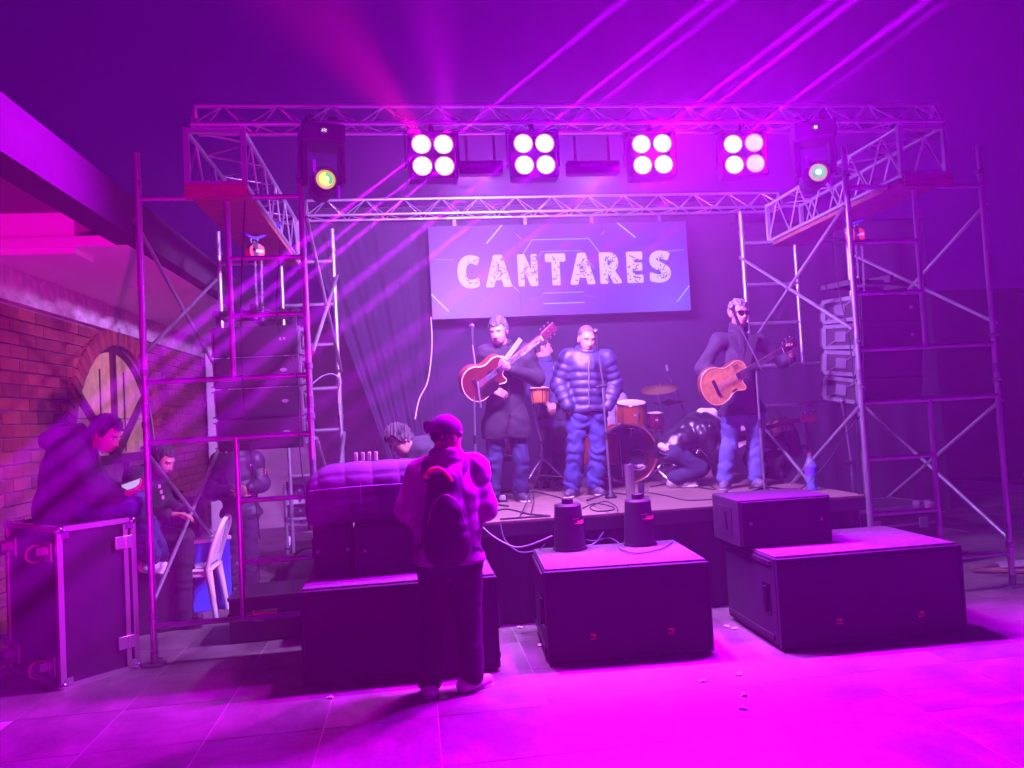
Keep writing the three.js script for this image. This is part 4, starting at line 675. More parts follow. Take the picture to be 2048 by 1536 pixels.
function tom(label, px, py, z, r, h, m, tilt) {
  const c = oz(px, py, z), t = thing('tom_drum', label, 'drum', c, 'toms of the drum kit'); t.rotation.x = tilt;
  part(t, 'shell', cyl(r, h, 0, 0, 0, 32), m); part(t, 'head', cyl(r - .004, .004, 0, h / 2 + .012, 0, 32), mat.white);
  for (const y of [h / 2 + .004, -h / 2 - .004]) part(t, 'hoop', new THREE.TorusGeometry(r + .008, .007, 6, 36).rotateX(Math.PI / 2).translate(0, y, 0), mat.chrome);
  for (let k = 0; k < 6; k++) { const a = k / 6 * 6.283 + .3; part(t, 'lug', [bar(V(Math.cos(a) * (r + .01), h / 2, Math.sin(a) * (r + .01)), V(Math.cos(a) * (r + .01), -h / 2, Math.sin(a) * (r + .01)), .004, 5), bar(V(Math.cos(a) * (r + .008), .03, Math.sin(a) * (r + .008)), V(Math.cos(a) * (r + .008), -.03, Math.sin(a) * (r + .008)), .011, 6)], mat.chrome); }
  part(t, 'badge', box(.03, .018, .003, 0, .02, r + .001), M(0xcab8d0, .4, { metalness: .5 })); part(t, 'mount', [bar(V(0, 0, r * .6), V(0, -h * .5 - .13, -.02), .012, 8)], mat.chrome); return t;
}
tom('amber rack tom mounted over the bass drum', 1262, 828, kick.z - .2, .155, .23, maple, .22);
tom('small dark red tom to the right of the bass drum', 1308, 842, kick.z - .34, .095, .16, M(0x5a1020, .3), .1);
{ const c = oz(1238, 905, kick.z - .35), t = thing('floor_tom', 'maple floor tom half hidden behind the puffer jacket legs', 'drum', V(c.x - .2, SY, c.z)); part(t, 'shell', cyl(.19, .3, 0, .36, 0, 32), maple); part(t, 'head', cyl(.187, .004, 0, .52, 0, 32), mat.white); for (const y of [.515, .205]) part(t, 'hoop', new THREE.TorusGeometry(.197, .007, 6, 36).rotateX(Math.PI / 2).translate(0, y, 0), mat.chrome); for (let k = 0; k < 3; k++) { const a = k * 2.094 + .3; part(t, 'leg', bar(V(Math.cos(a) * .205, .45, Math.sin(a) * .205), V(Math.cos(a) * .22, .008, Math.sin(a) * .22), .008, 6), mat.chrome); } }
const brass = M(0x9a7434, .32, { metalness: .85 });
function cymbal(label, px, py, z, r, tilt, turn, hat) {
  const c = oz(px, py, z), t = thing('cymbal_stand', label, 'cymbal', V(c.x, SY, c.z), 'cymbals of the drum kit'), H = c.y - SY;
  const prof = [[.008, .028], [.03, .026], [.045, .012], [r * .6, .004], [r, -.014], [r, -.016], [r * .6, .002], [.045, .009], [.008, .022]];
  const cy = part(t, 'cymbal', lathe(prof, 40), brass); cy.position.set(0, H, 0); cy.rotation.set(tilt, 0, turn);
  if (hat) { const c2 = part(t, 'lower_cymbal', lathe(prof, 40).scale(1, -1, 1), brass); c2.position.set(0, H - .02, 0); c2.material = brass; }
  part(t, 'pole', [cyl(.0125, H * .6, 0, H * .3, 0, 10), cyl(.009, H * .42, 0, H * .8, 0, 10)], mat.chrome); part(t, 'wing_nut', [cyl(.008, .04, 0, H + .045, 0, 8), box(.03, .01, .006, 0, H + .06, 0)], mat.chrome);
  for (let k = 0; k < 3; k++) { const a = k * 2.094 + 1; part(t, 'leg', [bar(V(0, .3, 0), V(Math.cos(a) * .26, .012, Math.sin(a) * .26), .008, 6), bar(V(0, .08, 0), V(Math.cos(a) * .15, .14, Math.sin(a) * .15), .005, 5)], mat.chrome); }
}
cymbal('tilted crash cymbal above the drums', 1318, 776, kick.z - .3, .2, .28, .12, false);
cymbal('hi-hat cymbals behind the crouching man', 1338, 803, kick.z - .55, .185, .03, 0, true);
{ const b = oz(1400, 905, kick.z - .5), tip = oz(1335, 742, kick.z - .55), t = thing('boom_stand', 'thin overhead microphone stand slanting behind the cymbals', 'mic stand', V(b.x, SY, b.z)); wpart(t, 'boom', bar(V(b.x, SY + .3, b.z), tip, .007, 7), mat.chrome); wpart(t, 'base', [bar(V(b.x - .2, SY + .01, b.z), V(b.x, SY + .3, b.z), .008, 6), bar(V(b.x + .2, SY + .01, b.z + .1), V(b.x, SY + .3, b.z), .008, 6), bar(V(b.x, SY + .01, b.z - .2), V(b.x, SY + .3, b.z), .008, 6)], mat.chrome); wpart(t, 'microphone', bar(tip, tip.clone().add(V(-.01, .07, 0)), .014, 10), M(0x9a98a8, .3, { metalness: .7 })); }
// bongos on a stand
{
  const z = -7.75, c = oz(1077, 790, z), t = thing('bongo_drums', 'pair of bongos on a chrome stand beside the coat', 'drum', V(c.x, SY, z)), y = c.y - SY;
  for (const [dx, r, dz] of [[0, .082, 0], [.05, .098, -.2]]) { const sh = part(t, 'shell', lathe([[r * .86, -.085], [r * .93, -.03], [r, .07]], 28).translate(dx, y, dz), M(0xc98a4a, .35, { map: tWood, side: THREE.DoubleSide })); part(sh, 'head', cyl(r, .006, dx, y + .078, dz, 28), M(0xe8dccc, .6)); part(sh, 'hoop', [new THREE.TorusGeometry(r + .006, .008, 6, 32).rotateX(Math.PI / 2).translate(dx, y + .055, dz), new THREE.TorusGeometry(r * .9, .006, 6, 32).rotateX(Math.PI / 2).translate(dx, y - .085, dz)], M(0x3a1c22, .4, { metalness: .6 })); for (let k = 0; k < 5; k++) { const a = k * 1.257; part(sh, 'rod', bar(V(dx + Math.cos(a) * (r + .008), y + .05, dz + Math.sin(a) * (r + .008)), V(dx + Math.cos(a) * (r * .92), y - .09, dz + Math.sin(a) * (r * .92)), .004, 5), mat.chrome); } }
  part(t, 'bridge', box(.05, .04, .1, .01, y - .02, -.1), M(0x5a3020, .5));
  part(t, 'pole', [bar(V(-.085, y, .0), V(.0, .5, 0), .011, 8), bar(V(-.005, .48, 0), V(-.005, .3, 0), .017, 10)], mat.chrome);
  for (let k = 0; k < 3; k++) { const a = k * 2.094 + .45, e = V(Math.cos(a) * .33, .012, Math.sin(a) * .33); part(t, 'leg', [bar(V(0, .34, 0), e, .01, 7), bar(V(0, .16, 0), e.clone().multiplyScalar(.62).setY(.14), .007, 6)], mat.chrome); part(t, 'foot', ball(.018, e.x, .018, e.z, 10, 8), mat.rubber); }
}
{ // small percussion amp with a tray of bells
  const b = oy(1013, 990, SY), t = thing('percussion_amp', 'small grey amplifier box behind the coat hem', 'amplifier', V(b.x, SY, b.z - .35), undefined, .1); part(t, 'cabinet', rbox(.24, .36, .22, .01, 0, .18, 0), M(0x3a3844, .6)); part(t, 'grille', box(.2, .3, .01, 0, .165, .112), M(0x6a6680, .7, { bumpMap: tCloth, bumpScale: .003 })); part(t, 'corner', [-1, 1].flatMap(s => [box(.03, .03, .24, s * .112, .35, 0), box(.03, .03, .24, s * .112, .012, 0)]), mat.alu); part(t, 'handle', [tube([V(-.06, .36, 0), V(-.04, .39, 0), V(.04, .39, 0), V(.06, .36, 0)], .007, 6)], mat.alu);
  const r = thing('bell_cluster', 'cluster of brassy shaker bells on the small amplifier', 'percussion', V(b.x, SY + .4, b.z - .35)), g = []; for (let k = 0; k < 46; k++) { const a = rnd(0, 6.28), d = rnd(.02, .11); g.push(ball(rnd(.009, .015), Math.cos(a) * d, rnd(.0, .09) + .012, Math.sin(a) * d * .8, 8, 6)); } part(r, 'bells', g, M(0xb8883c, .25, { metalness: .9 })).userData.kind = 'stuff'; part(r, 'tray', cyl(.12, .01, 0, -.0, 0, 20), mat.black);
}
{ // keyboard-like percussion stand and pedal board
  const b = oy(975, 1010, SY), t = thing('pedal_board', 'pale effect pedals on the deck by the guitarist', 'pedals', V(b.x + .03, SY, b.z - .2)); part(t, 'board', box(.34, .012, .14, 0, .008, 0), mat.black); for (let k = 0; k < 4; k++) { const p = part(t, 'pedal', rbox(.062, .04, .11, .006, -.125 + k * .083, .036, 0), M([0xb8b0c0, 0x8a86a0, 0xc8c4d0, 0x9890a8][k], .4)); part(p, 'knob', [cyl(.007, .012, -.14 + k * .083, .062, -.03, 8), cyl(.007, .012, -.11 + k * .083, .062, -.03, 8)], mat.black); }
}
// ---------------------------------------------------------------- cups and bottles
{ const b = oy(1262, 1000, SY), t = thing('steel_tumbler', 'tall brushed steel tumbler at the edge of the deck', 'cup', b); const h = (1000 - 930) / 1538 * 6.75; part(t, 'cup', lathe([[.001, 0], [.034, 0], [.038, .01], [.046, h * .9], [.048, h], [.045, h], [.04, h * .9], [.03, .02], [.001, .02]], 32), M(0xb9b4be, .24, { metalness: .95 })); part(t, 'rim', new THREE.TorusGeometry(.0468, .003, 6, 32).rotateX(Math.PI / 2).translate(0, h, 0), mat.chrome);
  const c = oy(1279, 996, SY), u = thing('side_cup', 'small dark cup with wire handle beside the steel tumbler', 'cup', V(c.x + .035, SY, c.z - .05)); part(u, 'cup', lathe([[.001, 0], [.026, 0], [.032, .12], [.029, .12], [.022, .01], [.001, .01]], 24), M(0x5a4a6a, .3, { metalness: .6 })); part(u, 'handle', new THREE.TorusGeometry(.035, .004, 6, 18, 3.3).rotateZ(-1.6).translate(.028, .065, 0), mat.chrome); }
{ const b = oy(1624, 980, SY), t = thing('water_bottle', 'large clear water bottle with blue label at the deck corner', 'bottle', b); const glass = new THREE.MeshPhysicalMaterial({ color: 0xcfd8ff, roughness: .12, transmission: .85, thickness: 0, ior: 1.45 });
  part(t, 'bottle', lathe([[.001, .0], [.04, .0], [.05, .012], [.046, .06], [.051, .075], [.046, .09], [.05, .12], [.05, .2], [.046, .225], [.03, .265], [.016, .285], [.016, .305]], 28), glass); part(t, 'water', lathe([[.001, .004], [.045, .006], [.044, .11], [.001, .11]], 24), new THREE.MeshPhysicalMaterial({ color: 0xaab4ff, roughness: .05, transmission: .9, thickness: 0, ior: 1.33 }));
  part(t, 'label', new THREE.CylinderGeometry(.0512, .0512, .07, 28, 1, true).translate(0, .165, 0), M(0x5a3ad8, .5, { side: THREE.DoubleSide })); part(t, 'cap', cyl(.018, .022, 0, .312, 0, 18), M(0x7a2a5a, .5)); }
{ // road case on the right, glasses on it
  const b = V(4.25, 0, -6.75), t = thing('road_case', 'black road case with metal edges under the right line array', 'case', b, 'road cases', .12); const w = .86, d = .6, h = .5;
  part(t, 'case', rbox(w, h, d, .008, 0, h / 2 + .07, 0), mat.black); part(t, 'edging', [-1, 1].flatMap(s => [box(w + .01, .03, .03, 0, h + .06, s * d / 2), box(w + .01, .03, .03, 0, .085, s * d / 2), box(.03, .03, d - .02, s * w / 2, h + .06, 0), box(.03, h - .04, .03, s * w / 2, h / 2 + .07, d / 2), box(w - .02, .02, .012, 0, h * .72 + .05, s * (d / 2 + .002))]), M(0x6f6a78, .4, { metalness: .7 })); for (const x of [-.25, .25]) part(t, 'latch', rbox(.09, .1, .012, .004, x, h * .74 + .05, d / 2 + .01), mat.tubeDark); for (const s of [-1, 1]) for (const k of [-1, 1]) part(t, 'castor', [cyl(.035, .03, 0, 0, 0, 16).rotateZ(Math.PI / 2).translate(s * w * .4, .035, k * d * .36), box(.05, .03, .06, s * w * .4, .062, k * d * .36)], mat.rubber);
  const gm = new THREE.MeshPhysicalMaterial({ color: 0xe8d0e8, roughness: .08, transmission: .9, thickness: 0, ior: 1.5 });
  [[1833, 1020, 'left of two drinking glasses on the right road case', 0], [1857, 1018, 'right of two drinking glasses on the right road case, half full', 1]].forEach(([px, py, l, i]) => { const p = oy(px, py + 6, .572), g = thing('drinking_glass', l, 'glass', p, 'glasses on the road case'); part(g, 'glass', lathe([[.001, 0], [.024, 0], [.03, .1], [.028, .1], [.022, .006], [.001, .006]], 24), gm); part(g, 'drink', lathe([[.001, .007], [.021, .007], [.024, .03 + .02 * i], [.001, .03 + .02 * i]], 20), M(0xd89a60, .3)); });
}
{ const a = V(5.0, 0, -6.1), t = thing('timber_board', 'pale folded board lying at the foot of the right tower', 'board', a, undefined, -.5); part(t, 'board', rbox(.5, .03, .16, .01, 0, .03, 0), M(0x9a8a90, .7, { map: tWood })); part(t, 'flap', rbox(.26, .02, .2, .006, .1, .06, -.04).rotateZ(.12), M(0x8a7a84, .7)); }
// ---------------------------------------------------------------- guitars
function guitar(name, label, group, o) {
  // u: from body to head, n: out of the top; length of the neck in metres
  const u = o.u.clone().normalize(), n = o.n.clone().sub(u.clone().multiplyScalar(o.n.dot(u))).normalize(), v = n.clone().cross(u), t = thing(name, label, 'guitar', o.c, group);
  const B = new THREE.Matrix4().makeBasis(u, v, n), put = g => { g.applyMatrix4(B); return g; };
  const s = new THREE.Shape(); const s_ = o.s ?? 1, p = (x, y) => [x * s_, y * s_];
  if (o.solid) { s.moveTo(...p(-.2, 0)); s.bezierCurveTo(...p(-.21, .13), ...p(-.12, .17), ...p(-.05, .145)); s.bezierCurveTo(...p(.0, .12), ...p(.04, .11), ...p(.1, .15)); s.bezierCurveTo(...p(.16, .19), ...p(.2, .15), ...p(.17, .1)); s.bezierCurveTo(...p(.15, .06), ...p(.13, .05), ...p(.13, 0)); s.bezierCurveTo(...p(.12, -.05), ...p(.19, -.08), ...p(.16, -.12)); s.bezierCurveTo(...p(.11, -.17), ...p(.05, -.12), ...p(0, -.12)); s.bezierCurveTo(...p(-.06, -.15), ...p(-.2, -.18), ...p(-.2, 0)); }
  else { s.moveTo(...p(-.245, 0)); s.bezierCurveTo(...p(-.245, .12), ...p(-.17, .19), ...p(-.085, .18)); s.bezierCurveTo(...p(-.01, .165), ...p(.0, .115), ...p(.06, .118)); s.bezierCurveTo(...p(.12, .125), ...p(.19, .15), ...p(.225, .075)); s.bezierCurveTo(...p(.232, .05), ...p(.23, .03), ...p(.228, .022)); s.lineTo(...p(.228, -.026)); if (o.cut) { s.bezierCurveTo(...p(.16, -.03), ...p(.135, -.06), ...p(.15, -.1)); s.bezierCurveTo(...p(.165, -.14), ...p(.14, -.155), ...p(.11, -.14)); s.bezierCurveTo(...p(.07, -.118), ...p(.04, -.112), ...p(.0, -.13)); } else s.bezierCurveTo(...p(.19, -.15), ...p(.06, -.13), ...p(0, -.13)); s.bezierCurveTo(...p(-.06, -.17), ...p(-.23, -.2), ...p(-.245, 0)); }
  const dp = o.depth ?? .08, body = part(t, 'body', put(new THREE.ExtrudeGeometry(s, { depth: dp - .012, bevelEnabled: true, bevelSize: .006, bevelThickness: .006, bevelSegments: 3, curveSegments: 14 }).translate(0, 0, -dp)), o.side);
  const tg = new THREE.ShapeGeometry(s, 16), uv = tg.attributes.uv; part(body, 'top', put(new THREE.ExtrudeGeometry(s, { depth: .003, bevelEnabled: false, curveSegments: 16 })), o.top);
  if (o.binding) { const pts = s.getPoints(20).map(q => V(q.x, q.y, .003)); part(body, 'binding', put(new THREE.TubeGeometry(new THREE.CatmullRomCurve3(pts, true), 160, .004, 5)), o.binding); }
  const nl = o.neck ?? .37, x0 = .13 * s_, x1 = .228 * s_ + nl;
  const neck = part(t, 'neck', [put(new RoundedBoxGeometry(x1 - x0, .05, .02, 2, .008).translate((x0 + x1) / 2, 0, -.002))], o.neckMat ?? M(0x5a3420, .5));
  part(neck, 'fingerboard', put(box(x1 - x0 + .02, .046, .007, (x0 + x1) / 2 - .01, 0, .011)), o.board ?? M(0x1d1214, .5));
  const fr = []; for (let k = 1; k <= 17; k++) { const f = x1 - (x1 + .1) * (1 - Math.pow(2, -k / 12)); if (f > x0) fr.push(box(.0022, .046, .002, f, 0, .0155)); } part(neck, 'frets', put(G(fr)), mat.chrome);
  const st = []; for (let k = 0; k < (o.strings ?? 6); k++) { const y = (k / ((o.strings ?? 6) - 1) - .5) * .036; st.push(bar(V(-.1 * s_, y * 1.3, .012), V(x1, y, .0185), .0006, 4)); } part(t, 'strings', put(G(st)), M(0xd8d4dc, .3, { metalness: .8 }));
  if (!o.solid) part(body, 'bridge', put(rbox(.03, .15, .01, .003, -.11 * s_, 0, .007)), M(0x2a1616, .5)); else part(body, 'pickguard', put(rbox(.16, .1, .003, .001, .02, -.03, .005)), M(0x1b1719, .3));
  const hs = new THREE.Shape(); if (o.fender) { hs.moveTo(0, -.024); hs.lineTo(.17, -.04); hs.quadraticCurveTo(.2, -.02, .19, .03); hs.quadraticCurveTo(.17, .05, .15, .03); hs.quadraticCurveTo(.05, .045, 0, .024); } else { hs.moveTo(0, -.024); hs.lineTo(.02, -.036); hs.lineTo(.17, -.042); hs.lineTo(.175, .042); hs.lineTo(.02, .036); hs.lineTo(0, .024); } hs.closePath();
  const hd = part(neck, 'headstock', put(new THREE.ExtrudeGeometry(hs, { depth: .014, bevelEnabled: true, bevelSize: .002, bevelThickness: .002, bevelSegments: 1 }).rotateY(o.fender ? .02 : .2).translate(x1, 0, -.004)), o.headMat ?? M(0x43261a, .4)); part(neck, 'nut', put(box(.005, .048, .008, x1, 0, .016)), mat.white);
  for (let k = 0; k < (o.strings ?? 6); k++) { const one = o.fender, sd = one ? 1 : k % 2 ? 1 : -1, x = x1 + .035 + (one ? k * .035 : Math.floor(k / 2) * .05); part(t, 'tuner', put(G([bar(V(x, sd * .03, -.008 - (x - x1) * .18), V(x, sd * .06, -.008 - (x - x1) * .18), .004, 6), ball(.0095, x, sd * .066, -.008 - (x - x1) * .18, 8, 6), cyl(.005, .02, 0, 0, 0, 8).rotateX(Math.PI / 2).translate(x, sd * .018, .014 - (x - x1) * .18)])), mat.chrome); }
  if (o.extra) o.extra(body, put);
  return { t, at: (x, y, z) => V(x, y, z).applyMatrix4(B).add(o.c), u, v, n, x0, x1 };
}
// ---------------------------------------------------------------- left side: flight case, chair, racks, bags
const caseBase = V(-2.405, 0, -5.75), caseH = 1.03;
{
  const w = .5, d = .85, h = caseH, t = thing('flight_case', 'tall black flight case standing on end with red lit edges and castors', 'case', caseBase, 'road cases', Math.PI / 4), edge = M(0xb9b2b4, .36, { metalness: .8 });
  part(t, 'panel', [metreUV(box(w - .02, h - .02, d - .02, 0, h / 2, 0), 1)], M(0x0f0e12, .6, { map: tScuff }));
  const E = []; for (const s of [-1, 1]) for (const k of [-1, 1]) E.push(box(.034, h - .08, .034, s * (w / 2 - .015), h / 2, k * (d / 2 - .015)), box(w - .08, .034, .034, 0, s > 0 ? h - .015 : .017, k * (d / 2 - .015)), box(.034, .034, d - .08, s * (w / 2 - .015), k > 0 ? h - .015 : .017, 0)); for (const e of E) part(t, 'edge', e, edge);
  part(t, 'lid_edge', box(.03, h - .08, .01, w / 2 - .07, h / 2, d / 2 + .001), edge);
  for (const s of [-1, 1]) for (const k of [-1, 1]) for (const y of [.02, h - .02]) part(t, 'ball_corner', [ball(.032, s * (w / 2 - .016), y, k * (d / 2 - .016), 12, 8), box(.05, .05, .004, s * (w / 2 - .045), y + (y > .5 ? -.03 : .03), k * (d / 2 + .004))], mat.chrome);
  for (const y of [.2, h - .16]) part(t, 'hinge', [rbox(.11, .085, .008, .003, w / 2 - .085, y, d / 2 + .008), bar(V(w / 2 - .075, y - .04, d / 2 + .014), V(w / 2 - .075, y + .04, d / 2 + .014), .007, 6)], mat.alu);
  for (const z of [-.27, .3]) for (const y of [.14, h - .16]) { const c = part(t, 'castor', [box(.01, .12, .1, -w / 2 - .006, y, z), box(.07, .05, .006, -w / 2 - .05, y + .012, z + .026), box(.07, .05, .006, -w / 2 - .05, y + .012, z - .026)], mat.galv); part(c, 'wheel', [cyl(.05, .034, 0, 0, 0, 24).rotateX(Math.PI / 2).translate(-w / 2 - .085, y, z)], M(0x16141a, .6)); part(c, 'tyre', new THREE.TorusGeometry(.046, .012, 8, 28).translate(-w / 2 - .085, y, z), M(0xb06a60, .5)); }
}
{ // moulded plastic chair, its back to the stage
  const t = thing('plastic_chair', 'white moulded plastic armless chair beside the flight case', 'chair', V(-1.93, 0, -6.98), undefined, 0), P = mat.plasticWhite;
  part(t, 'seat', [rbox(.42, .026, .4, .012, -.01, .425, 0), rbox(.03, .05, .4, .01, -.215, .41, 0)], P);
  const leg = (x, z, sx, sz) => { const g = new THREE.CylinderGeometry(.036, .022, .42, 10).translate(0, -.21, 0); g.applyMatrix4(new THREE.Matrix4().makeShear(0, 0, sx, 0, sz, 0)); const p = g.attributes.position; return g.translate(x, .424, z); };
  for (const [x, z] of [[-.185, .17], [-.185, -.17], [.165, .17], [.165, -.17]]) part(t, 'leg', (() => { const b = V(x + (x < 0 ? -.03 : .06), .004, z + Math.sign(z) * .03), a = V(x, .43, z); return [bar(b, a, .019, 10, .034)]; })(), P);
  part(t, 'apron', [rbox(.36, .05, .02, .008, -.01, .395, .18), rbox(.36, .05, .02, .008, -.01, .395, -.18)], P);
  // backrest: rim with vertical slats
  const rim = [V(.16, .43, .19), V(.21, .6, .2), V(.27, .76, .17), V(.295, .83, .08), V(.3, .845, 0), V(.295, .83, -.08), V(.27, .76, -.17), V(.21, .6, -.2), V(.16, .43, -.19)];
  part(t, 'back_rim', tube(rim, .02, 8, 48).scale(1, 1, 1), P); for (const z of [-.1, 0, .1]) part(t, 'back_slat', [board(V(.175, .47, z), V(.292, .815, z * .8), .05, .014, V(0, 0, 1))], P); part(t, 'back_rail', [board(V(.185, .5, -.2), V(.185, .5, .2), .05, .016, V(.2, .97, 0))], P);
}
{ const b = oy(440, 1195, 0), t = thing('blue_crate', 'bright blue plastic crate standing behind the chair', 'crate', V(-1.98, 0, -7.45), undefined, -1.1); part(t, 'shell', [rbox(.62, .62, .36, .02, 0, .31, 0)], mat.blue); part(t, 'rib', [-.2, 0, .2].flatMap(x => [box(.02, .58, .01, x, .31, .184)]), M(0x183fb8, .45)); part(t, 'print', box(.12, .1, .003, -.16, .14, .1815), M(0xffffff, .5, { map: canvasTex(64, 64, g => { g.fillStyle = '#1f4fd8'; g.fillRect(0, 0, 64, 64); g.strokeStyle = '#fff'; g.lineWidth = 7; g.beginPath(); g.arc(24, 20, 11, .6, 5.6); g.stroke(); g.beginPath(); g.arc(24, 46, 11, .3, 5); g.stroke(); g.fillStyle = '#fff'; g.fillRect(42, 12, 6, 44); }) })); part(t, 'lid_edge', rbox(.64, .035, .38, .01, 0, .625, 0), mat.white); }
{ // equipment rack behind the seated men
  const t = thing('equipment_rack', 'dark equipment rack full of patch cables behind the chair', 'rack', V(-2.3, 0, -7.5), undefined, .15); part(t, 'case', [box(.62, .03, .5, 0, .96, 0), box(.03, .95, .5, -.3, .475, 0), box(.03, .95, .5, .3, .475, 0), box(.6, .95, .02, 0, .475, -.24), box(.6, .04, .5, 0, .02, 0)], mat.black); for (let k = 0; k < 7; k++) { const p = part(t, 'rack_unit', box(.56, .1, .4, 0, .12 + k * .118, .0), M([0x1d1b22, 0x26242c, 0x18161c][k % 3], .45, { metalness: .3 })); part(p, 'socket', [-.2, -.12, -.04, .04, .12, .2].map(x => cyl(.011, .01, 0, 0, 0, 10).rotateX(Math.PI / 2).translate(x, .12 + k * .118, .205)), mat.galv); } for (let k = 0; k < 9; k++) { const x0 = -.2 + (k % 6) * .08, y0 = .24 + (k * .118) % .7, x1 = -.2 + ((k * 5) % 6) * .08, y1 = .12 + ((k * 3) % 7) * .118; part(t, 'patch_cable', tube([V(x0, y0, .21), V(x0, y0 - .02, .3), V((x0 + x1) / 2, Math.min(y0, y1) - .1, .33), V(x1, y1, .3), V(x1, y1, .21)], .005, 5), M([0x8a8698, 0x2a2a30, 0x5a5668][k % 3], .6)); }
  const c = thing('coiled_cables', 'tangle of black cables heaped on the equipment rack', 'cables', V(-2.25, .975, -7.45)), g = []; for (let k = 0; k < 7; k++) { g.push(new THREE.TorusGeometry(.09 + .012 * (k % 3), .009, 5, 24).rotateX(Math.PI / 2 + .25 * Math.sin(k * 2)).translate(.02 * Math.sin(k * 3), .015 + k * .012, .02 * Math.cos(k * 5))); } part(c, 'coil', g, mat.rubber); }
{ // low road case with an orange phone on it
  const a = oy(452, 1292, 0), t = thing('road_case', 'low black road case lying under the left scaffold tower', 'case', V(-1.02, 0, -6.26), 'road cases', .05), w = .82, h = .33, d = .5; part(t, 'case', metreUV(rbox(w, h, d, .01, 0, h / 2 + .01, 0), 1.2), M(0x131217, .6, { map: tScuff })); part(t, 'edging', [-1, 1].flatMap(s => [box(w + .006, .022, .022, 0, h + .002, s * d / 2), box(.022, .022, d - .03, s * w / 2, h + .002, 0)]), M(0x2e2c34, .5, { metalness: .5 })); for (const x of [-.2, .2]) part(t, 'latch', rbox(.07, .08, .01, .004, x, h * .6, d / 2 + .006), mat.tubeDark); part(t, 'handle', tube([V(-w / 2 - .008, .2, .07), V(-w / 2 - .04, .17, .05), V(-w / 2 - .04, .17, -.05), V(-w / 2 - .008, .2, -.07)], .01, 6), mat.rubber);
  const p = oy(530, 1226, h + .012), u = thing('orange_phone', 'orange phone lying on the low road case', 'phone', p, undefined, .1); part(u, 'case', rbox(.16, .014, .08, .006, 0, .008, 0), M(0xd8562a, .5)); part(u, 'screen_glass', box(.14, .002, .066, 0, .016, 0), mat.blackGloss); }
function bag(label, x, z, w, h, d, turn, sd) { const t = thing('gear_bag', label, 'bag', V(x, 0, z), 'black gear bags', turn), g = new THREE.SphereGeometry(1, 40, 28), p = g.attributes.position; for (let i = 0; i < p.count; i++) { const v = V(p.getX(i), p.getY(i), p.getZ(i)), q = c => Math.sign(c) * Math.pow(Math.abs(c), .55), f = 1 + .14 * (fbm(v.x * .5 + .5, v.y * .5 + v.z * .3 + 1, 6, sd, 3) - .5); p.setXYZ(i, q(v.x) * w / 2 * f, h / 2 + q(v.y) * h / 2 * (v.y > 0 ? f : 1) - .05 * h * (v.y > 0 ? v.x * v.x : 0), q(v.z) * d / 2 * f); } g.computeVertexNormals(); part(t, 'bag', g, mat.blackSoft); part(t, 'strap', tube([V(-w * .3, h * .9, d * .2), V(-w * .15, h * 1.1, d * .3), V(w * .15, h * 1.1, d * .3), V(w * .3, h * .9, d * .2)], .012, 6), mat.rubber); part(t, 'zip', tube([V(-w * .4, h * .75, d * .4), V(0, h * .82, d * .45), V(w * .4, h * .75, d * .4)], .004, 4), mat.galv); }
bag('large soft black bag slumped against the stage corner', -.92, -6.85, .62, .5, .42, .2, 3); bag('smaller flat black bag on the floor beneath the large one', -1.05, -7.25, .6, .28, .4, -.3, 6);
{ // stage boxes on a trolley with pale stripes
  const t = thing('mixer_trolley', 'trolley of audio panels with pale stripes behind the left tower', 'trolley', V(-.95, 0, -8.7), undefined, .1); for (const x of [-.45, .45]) for (const z of [-.2, .2]) part(t, 'leg', cyl(.018, .98, x, .49, z, 8), mat.galv); for (let k = 0; k < 4; k++) { const y = .58 + k * .11; const s = part(t, 'panel', box(.94, .075, .4, 0, y, 0), k % 2 ? M(0x17151c, .5) : M(0xb9b0bc, .5, { metalness: .3 })); part(s, 'socket', Array.from({ length: 9 }, (_, i) => cyl(.013, .012, 0, 0, 0, 10).rotateX(Math.PI / 2).translate(-.4 + i * .1, y, .205)), k % 2 ? mat.alu : mat.black); } part(t, 'mixer', [box(.8, .05, .46, 0, 1.02, 0).rotateX(.06)], mat.black); part(t, 'fader', Array.from({ length: 12 }, (_, i) => box(.012, .016, .02, -.36 + i * .065, 1.055, .05 + .06 * Math.sin(i * 2))), mat.white); part(t, 'shelf', box(.96, .02, .44, 0, .3, 0), mat.black);
  const l = thing('plastic_stool', 'white plastic stool behind the standing man', 'stool', V(-1.25, 0, -8.75)); part(l, 'seat', rbox(.34, .03, .34, .012, 0, .45, 0), mat.plasticWhite); for (const x of [-1, 1]) for (const z of [-1, 1]) part(l, 'leg', bar(V(x * .17, .004, z * .17), V(x * .13, .44, z * .13), .016, 8, .024), mat.plasticWhite); }
// cables over the deck and the floor
const deckCable = (label, pts, r = .007, m) => cable(label, pts.map(([px, py, lift = 0]) => { const p = oy(px, py, SY); p.y = SY + r + lift; return p; }), r, m, 'cables on the deck');
deckCable('black cable looped on the deck in front of the left guitarist', [[975, 1028], [1010, 1020], [1060, 1030], [1100, 1034], [1060, 1036], [1000, 1040]]);
deckCable('cable rising in a loop by the left shoe', [[1040, 1034], [1058, 1010, .06], [1062, 998, .1], [1068, 1012, .05], [1060, 1036]], .005);
deckCable('tangled cable at the foot of the middle stand', [[1165, 1018], [1190, 1008], [1215, 1012], [1228, 1020], [1200, 1024], [1180, 1016], [1210, 1004], [1232, 1014], [1236, 1026]], .005);
deckCable('long cable running right from the tumbler', [[1290, 985], [1330, 992], [1380, 1002], [1420, 1000], [1460, 995]], .005);
deckCable('cable bundle at the foot of the right stand', [[1470, 996], [1500, 988], [1530, 990], [1552, 984], [1530, 996], [1500, 1000], [1480, 994], [1460, 1002]], .007);
